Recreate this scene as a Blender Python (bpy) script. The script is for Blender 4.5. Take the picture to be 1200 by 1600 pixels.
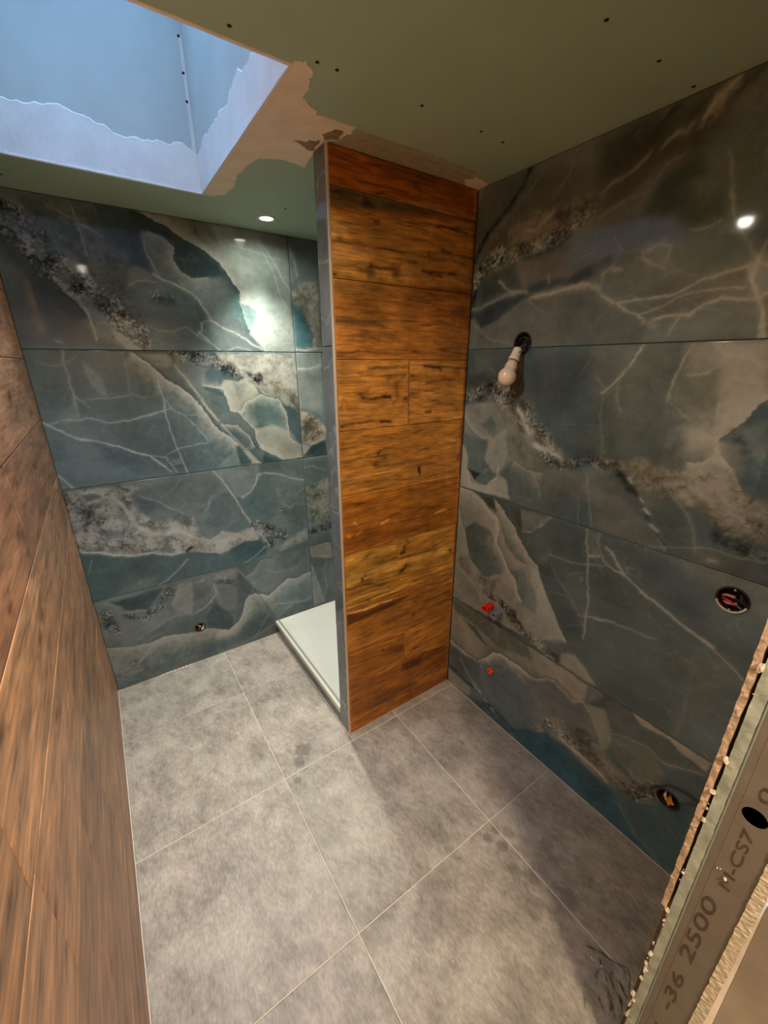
import bpy, bmesh, math, random
import numpy as np
from mathutils import Matrix, Vector

for o in list(bpy.data.objects):
    bpy.data.objects.remove(o)
sc = bpy.context.scene
col = sc.collection
random.seed(4)

# ------------------------------------------------------------------ camera
cam_d = bpy.data.cameras.new('camera')
cam_d.sensor_fit = 'HORIZONTAL'; cam_d.sensor_width = 36.0
cam_d.lens = 36.0 * 638.14 / 1200.0
cam_d.clip_start = 0.02
cam = bpy.data.objects.new('camera', cam_d); col.objects.link(cam)
_F = Vector((0.53032503, 0.77565801, -0.34221341)); _R = Vector((0.82514075, -0.56492452, -0.00173993)); _U = Vector((0.19467433, 0.2814515, 0.93962065))
_m = Matrix((_R, _U, -_F)).transposed().to_4x4()
_m.translation = Vector((0.2102, -2.3325, 1.7203))
cam.matrix_world = _m
sc.camera = cam

# ------------------------------------------------------------------ sky, exposure
w = bpy.data.worlds.new('sky'); sc.world = w; w.use_nodes = True
bg = w.node_tree.nodes['Background']
bg.inputs[0].default_value = (0.33, 0.58, 1.0, 1); bg.inputs[1].default_value = 22.0
sc.view_settings.view_transform = 'Standard'; sc.view_settings.look = 'None'
sc.view_settings.exposure = 0.0; sc.view_settings.gamma = 1.0; sc.view_settings.use_curve_mapping = False
SPOT = ((140, 8, 84, 1.0, (1, .97, .86)), (52, 42, 50, .4, (1, .92, .78)))          # watts of the two bathroom downlights: shower, beside the skylight
CORR = 36          # lamp in the corridor

# ------------------------------------------------------------------ room sizes (metres)
XR, H, YP, XP, TP = 1.573, 2.343, -0.983, 0.924, 0.087      # right wall, ceiling, partition front, partition end, thickness
YF0, YF1, XJ = -2.2256, -2.3477, 0.99                        # front wall room face, corridor face, door jamb
SKX0, SKX1, SKY0, SKY1, SKZ = 0.01, 0.712, -1.235, -0.344, 3.05

# ------------------------------------------------------------------ noise and painting of tile faces
def _hash(ix, iy, s):
    h = (ix.astype(np.int64) * 374761393 + iy.astype(np.int64) * 668265263 + s * 1442695041) & 0xFFFFFFFF
    h = ((h ^ (h >> 13)) * 1274126177) & 0xFFFFFFFF
    h = h ^ (h >> 16)
    return h
def pn(x, y, s=0):
    x0 = np.floor(x); y0 = np.floor(y); fx = x - x0; fy = y - y0
    ux = fx*fx*fx*(fx*(fx*6-15)+10); uy = fy*fy*fy*(fy*(fy*6-15)+10)
    r = []
    for dx in (0, 1):
        for dy in (0, 1):
            a = _hash(x0+dx, y0+dy, s) * (2*math.pi/4294967296.0)
            r.append(np.cos(a)*(fx-dx)+np.sin(a)*(fy-dy))
    a = r[0]+(r[2]-r[0])*ux; b = r[1]+(r[3]-r[1])*ux
    return (a+(b-a)*uy)*1.5
def fbm(x, y, f, o=4, s=0):
    t = np.zeros_like(x); a = 1.0; n = 0
    for i in range(o):
        t += a*pn(x*f, y*f, s+i*17); n += a; a *= .5; f *= 2.03
    return t/n*1.3
def lin(c):
    c = np.asarray(c, float)/255.0
    return np.where(c <= .04045, c/12.92, ((c+.055)/1.055)**2.4)
def ss(t):
    t = np.clip(t, 0, 1); return t*t*(3-2*t)
def segdist(px, py, pts, closed=False):
    """distance, signed side (left positive), overshoot past the ends"""
    n = len(pts); m = n if closed else n-1
    best = np.full(px.shape, 1e9); side = np.zeros(px.shape); over = np.zeros(px.shape)
    for i in range(m):
        ax, ay = pts[i]; bx, by = pts[(i+1) % n]
        dx, dy = bx-ax, by-ay; L2 = dx*dx+dy*dy+1e-12
        t = ((px-ax)*dx+(py-ay)*dy)/L2; tc = np.clip(t, 0, 1)
        qx = px-(ax+tc*dx); qy = py-(ay+tc*dy); d = np.sqrt(qx*qx+qy*qy)
        k = d < best
        best = np.where(k, d, best)
        side = np.where(k, dx*(py-ay)-dy*(px-ax), side)
        if not closed:
            L = math.sqrt(L2); o = np.zeros(px.shape)
            if i == 0: o = np.maximum(o, -t*L)
            if i == m-1: o = np.maximum(o, (t-1)*L)
            over = np.where(k, o, over)
    return best, side, over
def inside(px, py, pts):
    r = np.zeros(px.shape, bool); n = len(pts)
    for i in range(n):
        ax, ay = pts[i]; bx, by = pts[(i+1) % n]
        if ay == by: continue
        c = ((ay > py) != (by > py)) & (px < (bx-ax)*(py-ay)/(by-ay)+ax)
        r ^= c
    return r
# traced pattern of every tile, metres on its wall: tile, stroke kind, colours (with the light on the wall traced in) and widths | outline
OPDATA = '''
B4 F 150,160,150 .05 .8|0.645,2.087 0.818,2.118 0.921,2.052 0.958,1.879 1.022,1.788 0.789,1.784 0.758,1.918 0.689,2.034
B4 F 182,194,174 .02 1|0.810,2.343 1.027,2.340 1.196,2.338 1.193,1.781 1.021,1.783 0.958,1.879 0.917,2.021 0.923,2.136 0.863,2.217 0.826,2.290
B4 F 150,150,134 .03 .9|0.523,2.339 0.685,2.340 0.817,2.340 0.838,2.264 0.925,2.188 0.922,2.064 0.841,2.172 0.777,2.221 0.693,2.258 0.610,2.305
B4 F 92,94,84 .02 .7|0.703,2.320 0.753,2.314 0.791,2.265 0.765,2.240 0.735,2.291
B4 E 205,203,180 .035 .85 52,68,70 .05 .8|0.523,2.339 0.610,2.305 0.693,2.258 0.777,2.221 0.842,2.179 0.883,2.117 0.922,2.064 0.916,2.013 0.929,1.942 0.957,1.870 1.022,1.788
B4 F 66,82,86 .015 .9|0.485,2.341 0.521,2.329 0.609,2.299 0.685,2.250 0.776,2.210 0.832,2.167 0.851,2.129 0.817,2.114 0.769,2.110 0.707,2.107 0.651,2.130 0.638,2.170 0.645,2.218 0.609,2.260 0.537,2.272 0.474,2.285
B4 F 84,94,94 .03 .9|0.474,2.285 0.522,2.264 0.540,2.178 0.542,2.112 0.481,2.112 0.444,2.121
B4 F 122,126,118 .012 .9|0.523,2.267 0.609,2.260 0.644,2.218 0.633,2.169 0.658,2.124 0.706,2.100 0.645,2.087 0.574,2.094 0.541,2.105 0.526,2.177
B4 E 176,176,158 .02 .8 60,76,80 .02 .4|0.769,2.109 0.699,2.104 0.658,2.124 0.633,2.169 0.644,2.218 0.605,2.256 0.523,2.270
B4 F 156,152,134 .03 .8|0.440,2.101 0.483,2.122 0.508,2.108 0.529,2.076 0.466,2.064 0.430,2.047
B4 V 196,194,172 .005 .7|0.430,2.046 0.466,2.062 0.501,2.074 0.542,2.071
B4 V 206,206,186 .006 .9|0.541,2.105 0.572,2.084 0.634,2.065 0.689,2.034 0.723,2.007 0.747,1.956 0.766,1.918 0.820,1.890 0.893,1.860 0.968,1.812 1.022,1.788
B4 V 190,190,170 .004 .6|0.572,2.084 0.526,2.177 0.521,2.260
B4 V 200,198,176 .004 .7|0.695,1.869 0.738,1.831 0.789,1.784
B4 V 190,172,140 .004 .6|0.462,1.889 0.522,1.870 0.587,1.865 0.644,1.890 0.685,1.853 0.736,1.823
B4 V 190,188,166 .005 .6|0.758,1.918 0.717,1.908 0.711,1.870 0.693,1.854
B4 V 200,198,176 .004 .6|0.645,2.087 0.656,2.067
B4 F 92,98,92 .012 .6|0.707,2.006 0.734,1.978 0.750,1.918 0.717,1.908 0.695,1.975
B4 R .03 .7|0.545,2.008 0.586,1.997
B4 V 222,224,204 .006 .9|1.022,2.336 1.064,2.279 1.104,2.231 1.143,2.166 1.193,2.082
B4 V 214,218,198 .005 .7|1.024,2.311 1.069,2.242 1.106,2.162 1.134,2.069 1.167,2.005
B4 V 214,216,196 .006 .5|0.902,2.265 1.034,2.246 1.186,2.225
B4 F 138,166,158 .008 .85|0.920,2.012 1.005,1.979 0.979,1.912 0.954,1.883 0.929,1.942
B4 E 214,214,192 .02 .6 138,166,158 .01 .3|0.920,2.012 0.971,2.001 1.009,1.971 0.978,1.896 0.953,1.878
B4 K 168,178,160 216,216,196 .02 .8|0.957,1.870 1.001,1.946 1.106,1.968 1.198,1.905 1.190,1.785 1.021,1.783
B4 V 210,210,190 .005 .5|0.805,1.776 0.877,1.802 0.947,1.787
B4 F 110,150,142 .02 .5|0.842,2.061 0.917,2.052 0.917,1.981 0.942,1.894 0.878,1.948
B4 K 62,68,66 122,122,112 .04 .7|0.068,2.322 0.276,2.347 0.391,2.328 0.381,2.225 0.429,2.172 0.433,2.062 0.473,1.936 0.450,1.882 0.359,1.994 0.290,2.079 0.225,2.159 0.165,2.233 0.116,2.293 0.061,2.293
B4 F 74,86,88 .03 .8|0.350,2.343 0.533,2.341 0.532,2.270 0.491,2.180 0.420,2.183 0.372,2.235
B4 F 88,96,98 .03 .9|0.032,2.176 0.115,2.123 0.158,2.020 0.232,1.935 0.268,1.835 0.368,1.781 -0.006,1.776 -0.010,2.005
B4 E 132,132,124 .03 .5 44,58,60 .045 .9|0.048,2.241 0.083,2.194 0.120,2.145 0.146,2.104 0.158,2.043 0.190,1.999 0.227,1.965 0.251,1.918
B4 R .058 .95|0.055,2.272 0.091,2.227 0.127,2.173 0.165,2.123 0.216,2.066 0.276,2.012 0.340,1.954 0.389,1.892 0.422,1.833
B4 R .035 .95|0.391,1.906 0.424,1.847 0.452,1.786
B4 F 176,172,158 .012 .9|0.335,1.870 0.383,1.832 0.432,1.780 0.380,1.779 0.338,1.824
B4 V 150,152,146 .005 .7|0.278,2.331 0.290,2.262 0.299,2.202 0.300,2.145
B4 V 160,160,150 .005 .6|0.207,2.308 0.262,2.280 0.330,2.246 0.370,2.223
B4 V 150,150,140 .004 .6|0.350,2.343 0.365,2.313
B4 V 170,166,146 .006 .8|0.246,1.948 0.260,1.905 0.267,1.855 0.266,1.822
B4 V 150,150,146 .006 .5|0.117,1.812 0.137,1.806
B4 V 150,148,140 .009 .6|0.066,2.317 0.092,2.309 0.120,2.288
B3 F 84,106,110 .06 .7|0.375,1.755 0.458,1.710 0.510,1.484 0.649,1.202 0.267,1.177
B3 F 78,98,110 .04 .8|0.197,1.358 0.293,1.317 0.369,1.275 0.305,1.232 0.208,1.258
B3 F 104,124,124 .06 .6|-0.005,1.766 0.140,1.768 0.097,1.611 -0.006,1.599
B3 F 72,96,98 .03 .6|0.358,1.771 0.399,1.771 0.456,1.738 0.480,1.628 0.435,1.557 0.363,1.688
B3 F 128,140,136 .008 1|0.405,1.767 0.555,1.764 0.718,1.692 0.679,1.593 0.776,1.555 0.792,1.474 0.845,1.466 0.915,1.372 0.928,1.274 0.964,1.230 0.937,1.173 0.849,1.263 0.784,1.342 0.705,1.417 0.678,1.473 0.618,1.570 0.570,1.617 0.483,1.686
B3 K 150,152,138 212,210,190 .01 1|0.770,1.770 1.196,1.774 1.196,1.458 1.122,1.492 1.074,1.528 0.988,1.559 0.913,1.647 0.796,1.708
B3 K 150,150,142 206,202,186 .01 .9|0.419,1.765 0.559,1.760 0.547,1.709 0.515,1.698 0.473,1.713
B3 E 196,194,178 .028 .8 58,84,88 .05 .85|0.932,1.174 0.901,1.208 0.849,1.263 0.784,1.342 0.735,1.379 0.705,1.417 0.678,1.473 0.660,1.517 0.618,1.570 0.570,1.617 0.514,1.651 0.483,1.686 0.454,1.725 0.401,1.767
B3 F 86,116,120 .007 .9|0.704,1.684 0.757,1.675 0.795,1.636 0.766,1.609 0.690,1.613
B3 F 104,126,126 .01 .8|0.686,1.584 0.760,1.564 0.784,1.519 0.792,1.474 0.731,1.482 0.693,1.515
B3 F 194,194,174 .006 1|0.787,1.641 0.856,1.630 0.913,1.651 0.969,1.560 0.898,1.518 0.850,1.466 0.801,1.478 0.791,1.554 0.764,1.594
B3 F 150,160,150 .01 .8|0.830,1.631 0.900,1.616 0.895,1.576 0.854,1.533
B3 F 108,136,134 .006 1|0.889,1.523 0.978,1.555 1.074,1.523 1.108,1.454 1.123,1.374 1.076,1.328 1.011,1.393 0.921,1.391 0.870,1.441 0.857,1.488
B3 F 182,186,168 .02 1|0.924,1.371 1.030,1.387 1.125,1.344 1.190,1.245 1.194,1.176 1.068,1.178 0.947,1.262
B3 F 130,146,138 .02 .8|0.877,1.496 0.948,1.455 0.942,1.399 0.887,1.422
B3 E 214,212,192 .02 .9 92,118,118 .02 .5|0.942,1.263 1.013,1.214 1.068,1.178 1.192,1.176
B3 E 212,210,190 .012 .9 92,118,118 .02 .5|0.689,1.608 0.777,1.596 0.790,1.528 0.801,1.478 0.846,1.469 0.853,1.452 0.886,1.412 0.924,1.371 0.923,1.314 0.947,1.262
B3 E 210,208,186 .014 .9 100,126,124 .02 .4|1.191,1.254 1.127,1.303 1.127,1.364 1.118,1.444 1.084,1.521 0.978,1.558 0.889,1.523 0.856,1.475
B3 F 84,108,112 .008 .9|0.757,1.411 0.828,1.398 0.878,1.347 0.911,1.295 0.946,1.250 0.870,1.280 0.785,1.346
B3 E 196,194,176 .01 .8 84,108,112 .02 .3|0.909,1.281 0.878,1.347 0.828,1.403 0.757,1.415
B3 F 66,92,96 .008 .9|0.805,1.288 0.833,1.285 0.888,1.180 0.824,1.176
B3 F 70,94,98 .008 .9|0.953,1.221 1.041,1.178 0.952,1.171
B3 R .03 .95|0.577,1.756 0.669,1.749 0.732,1.737 0.795,1.700 0.870,1.665 0.968,1.641
B3 R .022 .8|0.968,1.641 1.052,1.607 1.149,1.557 1.195,1.478
B3 V 200,196,176 .012 .7|1.006,1.636 1.070,1.588 1.127,1.549
B3 K 120,120,104 206,196,170 .012 .8|1.006,1.636 1.102,1.615 1.203,1.575 1.197,1.478 1.096,1.541
B3 V 196,194,176 .009 .8|0.569,1.709 0.612,1.636 0.664,1.551 0.690,1.498 0.733,1.433
B3 V 180,186,178 .003 .9|0.480,1.671 0.487,1.575 0.486,1.502 0.492,1.426 0.508,1.329 0.541,1.175
B3 V 150,166,164 .004 .7|0.321,1.464 0.396,1.483 0.459,1.499 0.510,1.509
B3 V 160,174,172 .003 .8|0.487,1.575 0.514,1.508 0.571,1.471 0.620,1.415 0.667,1.330
B3 V 140,158,158 .003 .7|0.571,1.471 0.669,1.469
B3 V 150,166,164 .004 .7|0.296,1.331 0.384,1.286 0.451,1.269 0.475,1.226 0.493,1.182
B3 V 160,174,170 .004 .7|0.384,1.286 0.429,1.232 0.470,1.190
B3 V 140,158,156 .004 .6|0.457,1.282 0.521,1.306 0.605,1.319 0.665,1.317
B3 F 124,142,142 .008 .7|0.694,1.179 0.762,1.240 0.802,1.261 0.825,1.178
B3 F 130,148,148 .006 .7|0.476,1.253 0.522,1.261 0.525,1.228 0.483,1.225
B3 V 190,192,180 .005 .9|0.748,1.414 0.802,1.335 0.867,1.252 0.937,1.173
B3 V 180,184,172 .004 .7|0.869,1.271 0.883,1.220 0.893,1.179
B3 V 150,164,160 .004 .7|0.535,1.638 0.536,1.598 0.563,1.572
B3 V 150,164,164 .007 .6|0.136,1.771 0.129,1.716 0.132,1.648 0.136,1.582 0.133,1.499
B3 V 140,156,156 .004 .6|0.136,1.582 0.161,1.565 0.186,1.524
B3 V 136,152,152 .005 .5|0.036,1.727 0.084,1.714 0.130,1.722 0.180,1.743
B3 F 134,146,142 .012 .75|0.197,1.727 0.216,1.716 0.238,1.684 0.254,1.645 0.259,1.583 0.234,1.595 0.212,1.629 0.203,1.679
B3 V 186,196,190 .004 .95|-0.002,1.478 0.027,1.459 0.067,1.430 0.115,1.394 0.176,1.379 0.237,1.354 0.295,1.326 0.392,1.279
B3 V 170,182,176 .006 .8|0.103,1.401 0.125,1.393 0.148,1.386
B3 V 176,188,184 .004 .8|0.392,1.279 0.420,1.236 0.447,1.222
B3 V 150,168,166 .005 .7|0.029,1.467 0.064,1.481 0.115,1.483 0.183,1.484 0.242,1.459 0.321,1.465 0.405,1.480 0.488,1.503
B3 V 130,148,148 .005 .6|0.161,1.565 0.240,1.572 0.305,1.572 0.360,1.587 0.414,1.564
B3 V 124,142,142 .006 .4|0.357,1.765 0.358,1.688 0.355,1.590
B3 V 170,184,180 .005 .8|-0.006,1.249 0.020,1.218 0.049,1.173
B3 F 110,130,128 .012 .6|0.076,1.514 0.131,1.555 0.133,1.499 0.076,1.475
B2 F 134,142,138 .04 .9|0.247,1.156 0.661,1.181 0.607,0.791 0.526,0.934 0.387,0.934 0.315,0.972 0.257,1.094
B2 K 92,98,94 206,202,186 .012 1|-0.003,1.163 0.247,1.156 0.310,1.135 0.257,1.094 0.279,1.028 0.315,0.968 0.386,0.931 0.453,0.960 0.525,0.930 0.560,0.803 0.602,0.760 0.592,0.686 0.508,0.724 0.462,0.730 0.391,0.732 0.310,0.769 0.198,0.776 0.076,0.832 -0.000,0.856 -0.005,1.079
B2 F 116,126,122 .006 .8|0.068,1.135 0.107,1.138 0.144,1.121 0.146,1.104 0.099,1.100 0.074,1.102
B2 F 116,126,122 .006 .8|0.077,1.082 0.117,1.090 0.141,1.076 0.127,1.059 0.086,1.061
B2 F 122,124,120 .012 .8|0.078,0.949 0.141,0.944 0.200,0.906 0.184,0.881 0.124,0.910
B2 V 206,204,190 .006 .8|0.072,1.141 0.123,1.141 0.148,1.127 0.152,1.107 0.118,1.093 0.080,1.084
B2 R .03 .8|0.002,1.109 0.035,1.128 0.065,1.084 0.085,1.034 0.120,1.000
B2 R .03 .6|0.142,0.864 0.187,0.837 0.228,0.812
B2 V 216,210,188 .022 .8|0.270,0.917 0.334,0.873 0.394,0.866 0.456,0.859 0.513,0.807 0.587,0.748
B2 V 206,200,180 .016 .7|0.189,1.106 0.222,1.053 0.242,0.980 0.275,0.909
B2 F 106,110,104 .01 .8|0.420,0.949 0.460,0.963 0.519,0.928 0.517,0.875 0.473,0.885
B2 F 116,128,124 .006 .8|0.337,0.787 0.375,0.792 0.420,0.757 0.386,0.743
B2 F 96,120,122 .02 .8|0.289,1.085 0.364,1.046 0.363,1.011 0.316,0.978 0.288,1.013
B2 V 176,180,172 .004 .7|0.302,1.093 0.365,1.053 0.439,0.989 0.497,0.955
B2 V 170,176,170 .004 .5|0.502,1.149 0.471,1.111 0.450,1.094
B2 F 126,132,130 .03 .8|0.521,1.109 0.671,1.160 0.730,1.066 0.627,0.999 0.496,0.947
B2 F 152,156,150 .02 .8|0.685,1.158 0.916,1.164 0.925,1.107 0.887,1.048 0.811,0.992 0.774,1.003 0.747,1.087
B2 F 118,130,128 .01 .8|0.636,1.013 0.736,1.058 0.774,0.946 0.788,0.868 0.691,0.823 0.575,0.834 0.607,0.955
B2 F 126,142,138 .015 .8|1.036,1.164 1.203,1.167 1.198,1.036 1.095,1.069
B2 F 110,128,126 .02 .9|0.810,0.988 0.885,1.032 0.962,0.994 1.018,0.881 0.959,0.796 0.846,0.822 0.811,0.931
B2 F 138,148,142 .02 .8|0.987,1.081 1.188,1.024 1.195,0.872 1.087,0.867 1.024,0.940
B2 F 118,128,122 .02 .8|1.051,0.856 1.195,0.863 1.197,0.705 1.091,0.712
B2 V 200,200,186 .007 .85|0.803,0.991 0.860,1.014 0.892,1.055 0.913,1.105 0.958,1.114 1.038,1.098 1.095,1.064 1.193,1.032
B2 V 214,212,198 .005 1|0.668,1.164 0.701,1.122 0.730,1.066 0.759,1.006 0.788,0.935 0.838,0.823
B2 V 170,174,166 .008 .6|0.628,1.006 0.616,0.969 0.598,0.941
B2 V 176,180,168 .005 .6|1.148,0.961 1.204,0.987
B2 V 180,182,168 .006 .6|1.022,0.923 1.087,0.867 1.143,0.900
B2 K 158,154,140 216,210,192 .012 1|0.477,0.825 0.560,0.780 0.610,0.776 0.674,0.810 0.746,0.776 0.843,0.796 0.885,0.734 0.865,0.703 0.786,0.715 0.712,0.690 0.648,0.668 0.584,0.690 0.503,0.727 0.463,0.738
B2 R .04 .95|0.890,0.777 0.953,0.735 1.019,0.701
B2 R .025 .9|0.860,0.801 0.919,0.735 0.945,0.656
B2 V 200,196,176 .006 .9|0.872,0.764 0.900,0.712 0.936,0.649
B2 R .012 .8|1.017,0.872 1.050,0.848
B2 F 90,112,112 .006 1|0.462,0.733 0.598,0.685 0.647,0.662 0.711,0.684 0.785,0.709 0.873,0.699 0.926,0.640 0.905,0.602 0.752,0.563 0.436,0.563
B2 F 90,112,112 .006 1|-0.002,0.849 0.075,0.830 0.134,0.798 0.198,0.775 0.309,0.768 0.390,0.730 0.436,0.731 0.591,0.682 0.575,0.562 -0.001,0.559
B2 F 112,126,122 .03 .7|0.097,0.574 0.170,0.626 0.291,0.626 0.294,0.570 0.113,0.568
B2 V 214,210,194 .007 .9|0.002,0.857 0.076,0.835 0.135,0.803 0.199,0.779 0.310,0.771 0.391,0.734 0.436,0.735
B2 F 40,50,52 .006 .95|0.460,0.742 0.493,0.763 0.508,0.749 0.475,0.726
B2 V 156,166,160 .005 .8|0.462,0.686 0.438,0.661 0.399,0.624 0.348,0.592 0.294,0.570
B2 V 130,146,144 .005 .6|0.040,0.799 0.013,0.736
B2 V 160,172,166 .005 .8|0.910,0.647 0.838,0.602 0.768,0.567
B2 K 110,120,114 190,186,168 .015 .9|0.923,0.606 1.012,0.629 1.088,0.675 1.197,0.705 1.194,0.620 1.026,0.588 0.912,0.582
B2 F 110,122,118 .01 .8|0.955,0.579 1.046,0.601 1.196,0.620 1.197,0.571 0.936,0.570
B1 F 132,140,136 .03 .9|0.003,0.554 0.053,0.551 0.110,0.491 0.212,0.386 0.306,0.417 0.433,0.317 0.124,0.245 0.001,0.292
B1 F 70,94,96 .01 1|0.064,0.551 0.120,0.546 0.316,0.552 0.267,0.489 0.223,0.432 0.131,0.476
B1 V 130,144,140 .006 .8|0.006,0.556 0.053,0.551 0.112,0.502
B1 K 120,120,114 172,172,162 .02 .9|0.317,0.554 0.468,0.554 0.722,0.556 0.712,0.476 0.581,0.500 0.465,0.534 0.389,0.521
B1 F 156,160,152 .012 .9|0.382,0.516 0.466,0.538 0.471,0.477 0.435,0.334 0.364,0.361 0.343,0.437
B1 F 118,124,120 .008 .9|0.466,0.495 0.570,0.478 0.572,0.442 0.554,0.414 0.454,0.414
B1 R .026 .95|0.366,0.538 0.327,0.501 0.293,0.455 0.243,0.420
B1 R .014 .9|0.125,0.445 0.168,0.416 0.212,0.386
B1 R .03 .85|0.034,0.488 0.047,0.435 0.054,0.384
B1 V 186,182,172 .006 .7|0.133,0.458 0.186,0.450 0.221,0.441
B1 F 136,144,138 .02 .8|0.572,0.494 0.611,0.508 0.705,0.415 0.687,0.275 0.634,0.285 0.594,0.328 0.576,0.415
B1 R .015 .7|0.609,0.495 0.674,0.475
B1 F 84,104,106 .006 1|0.570,0.368 0.593,0.323 0.640,0.274 0.661,0.242 0.646,0.168 0.580,0.165 0.505,0.225 0.506,0.280
B1 F 70,90,94 .006 .9|0.584,0.193 0.655,0.240 0.645,0.159 0.617,0.150
B1 V 176,180,168 .006 .8|0.442,0.331 0.494,0.347 0.549,0.380 0.584,0.421 0.579,0.492
B1 V 160,168,160 .005 .6|0.210,0.303 0.293,0.337 0.350,0.358 0.442,0.331
B1 F 104,118,116 .02 .8|0.210,0.303 0.348,0.350 0.505,0.325 0.500,0.237 0.440,0.224 0.279,0.252
B1 F 92,108,106 .012 .6|0.114,0.258 0.207,0.287 0.306,0.332 0.244,0.279 0.150,0.251
B1 F 96,118,118 .05 1|0.143,0.068 0.355,0.040 0.654,0.008 0.667,0.111 0.517,0.146 0.298,0.122 -0.009,0.178 -0.016,0.051
B1 E 184,184,166 .06 .85 96,112,110 .02 .6|0.663,0.171 0.616,0.144 0.567,0.180 0.496,0.212 0.438,0.209 0.356,0.226 0.278,0.246 0.198,0.237 0.112,0.245 0.001,0.290
B1 K 110,124,120 176,178,162 .03 .7|0.010,0.279 0.111,0.242 0.197,0.230 0.172,0.162 0.252,0.089 0.143,0.068 0.024,0.039 -0.008,0.064
B1 R .01 .6|0.088,0.149 0.118,0.143
B1 V 176,178,162 .008 .7|0.203,0.227 0.181,0.176 0.144,0.149 0.112,0.111
B1 V 140,152,146 .008 .5|0.367,0.210 0.362,0.130 0.338,0.066
B1 F 140,150,144 .02 .9|0.767,0.470 0.872,0.561 0.961,0.536 1.198,0.555 1.200,0.387 1.092,0.371 1.019,0.390 0.941,0.328 0.892,0.305 0.814,0.371
B1 F 124,138,134 .01 .8|0.950,0.580 1.199,0.563 1.197,0.529 1.081,0.441 1.047,0.429 0.947,0.472
B1 V 170,176,164 .005 .8|0.759,0.471 0.821,0.494 0.872,0.561 0.932,0.552
B1 V 150,160,152 .005 .7|0.881,0.501 0.946,0.460 1.048,0.438 1.106,0.451 1.197,0.529
B1 V 170,174,162 .006 .6|0.725,0.540 0.760,0.476
B1 E 200,200,182 .05 .9 92,108,108 .03 .7|1.199,0.383 1.143,0.382 1.091,0.367 1.027,0.383 0.992,0.363 0.941,0.328 0.892,0.305 0.812,0.346 0.775,0.349 0.741,0.311 0.726,0.239 0.677,0.179 0.623,0.151 0.572,0.171
B1 F 98,118,120 .04 .8|0.788,0.206 0.897,0.201 0.921,0.119 0.784,0.027 0.461,0.017 0.474,0.108 0.656,0.099
B1 F 132,150,148 .03 .8|0.967,0.266 1.104,0.309 1.197,0.352 1.194,0.176 1.044,0.193 0.931,0.225
B1 V 72,90,92 .007 .7|0.760,0.472 0.795,0.402 0.826,0.341 0.882,0.215 0.921,0.119
B1 V 150,164,158 .004 .8|0.887,0.178 0.840,0.114 0.785,0.036
B1 V 176,184,174 .005 .8|0.923,0.227 1.043,0.191 1.146,0.179 1.192,0.187
B1 V 150,166,160 .005 .7|0.946,0.123 0.998,0.154 1.051,0.181
B1 V 150,162,156 .006 .7|0.761,0.026 0.834,0.052 0.917,0.074
B1 F 104,122,122 .01 .6|0.954,0.125 1.059,0.178 1.194,0.167 1.193,0.120 1.002,0.106
C4 F 120,140,132 .02 .8|1.205,2.336 1.356,2.341 1.360,2.154 1.247,2.135
C4 V 190,196,180 .006 .7|1.206,2.290 1.230,2.230 1.239,2.159
C4 K 130,132,112 214,208,184 .015 1|1.197,2.074 1.246,2.127 1.359,2.150 1.358,1.788 1.310,1.801 1.315,1.874 1.283,1.943 1.237,2.010 1.198,2.024
C4 F 86,128,132 .008 1|1.203,2.023 1.257,2.011 1.278,1.943 1.315,1.874 1.305,1.801 1.205,1.799
C4 V 60,100,106 .006 .7|1.201,1.944 1.252,1.949 1.282,1.935
C4 V 210,206,186 .008 .8|1.199,1.795 1.272,1.791 1.359,1.802
C3 F 148,164,156 .02 .8|1.203,1.773 1.358,1.775 1.348,1.428 1.195,1.478
C3 F 118,140,136 .01 .7|1.203,1.773 1.358,1.775 1.354,1.715 1.275,1.687 1.206,1.687
C3 V 200,202,186 .006 .8|1.201,1.688 1.286,1.689 1.354,1.710
C3 F 120,142,138 .012 .7|1.253,1.668 1.352,1.686 1.354,1.529 1.289,1.572
C3 K 90,88,76 206,198,176 .01 1|1.202,1.458 1.280,1.433 1.367,1.344 1.363,1.270 1.268,1.247 1.201,1.265
C3 F 62,88,92 .006 1|1.206,1.182 1.267,1.242 1.363,1.267 1.362,1.172
C3 F 180,178,160 .006 .8|1.198,1.260 1.255,1.238 1.206,1.191
C2 F 122,138,134 .01 .9|1.204,1.169 1.359,1.169 1.356,1.024 1.203,0.978
C2 V 176,182,170 .006 .7|1.202,1.108 1.267,1.112 1.354,1.069
C2 K 112,118,106 204,200,178 .012 1|1.203,0.978 1.361,1.022 1.359,0.707 1.205,0.741
C2 R .03 .9|1.210,0.683 1.278,0.687 1.358,0.688
C2 F 120,130,124 .01 .7|1.206,0.627 1.356,0.649 1.362,0.568 1.206,0.559
C1 F 190,190,170 .01 .9|1.209,0.563 1.331,0.571 1.361,0.548 1.362,0.446 1.207,0.497
C1 V 206,204,186 .005 .9|1.209,0.563 1.217,0.496 1.295,0.470 1.362,0.448
C1 F 172,182,172 .006 .9|1.205,0.440 1.285,0.118 1.202,0.120 1.202,0.307
C1 V 206,210,196 .004 .9|1.205,0.440 1.252,0.259 1.285,0.118
C1 V 170,182,172 .004 .7|1.324,0.446 1.298,0.350 1.313,0.239 1.292,0.159
R4 F 96,90,80 .06 1|0.975,1.776 0.994,1.889 1.106,1.881 1.238,1.943 1.404,1.940 1.573,1.934 1.603,1.774
R4 F 78,70,62 .08 1|1.011,2.139 1.078,2.177 1.216,2.332 1.388,2.306 1.509,2.268 1.529,2.165 1.454,2.165 1.328,2.117 1.112,2.095
R4 F 74,72,64 .02 1|0.969,2.285 1.015,2.341 1.076,2.348 1.215,2.339 1.151,2.255 1.069,2.195 0.983,2.145
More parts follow.
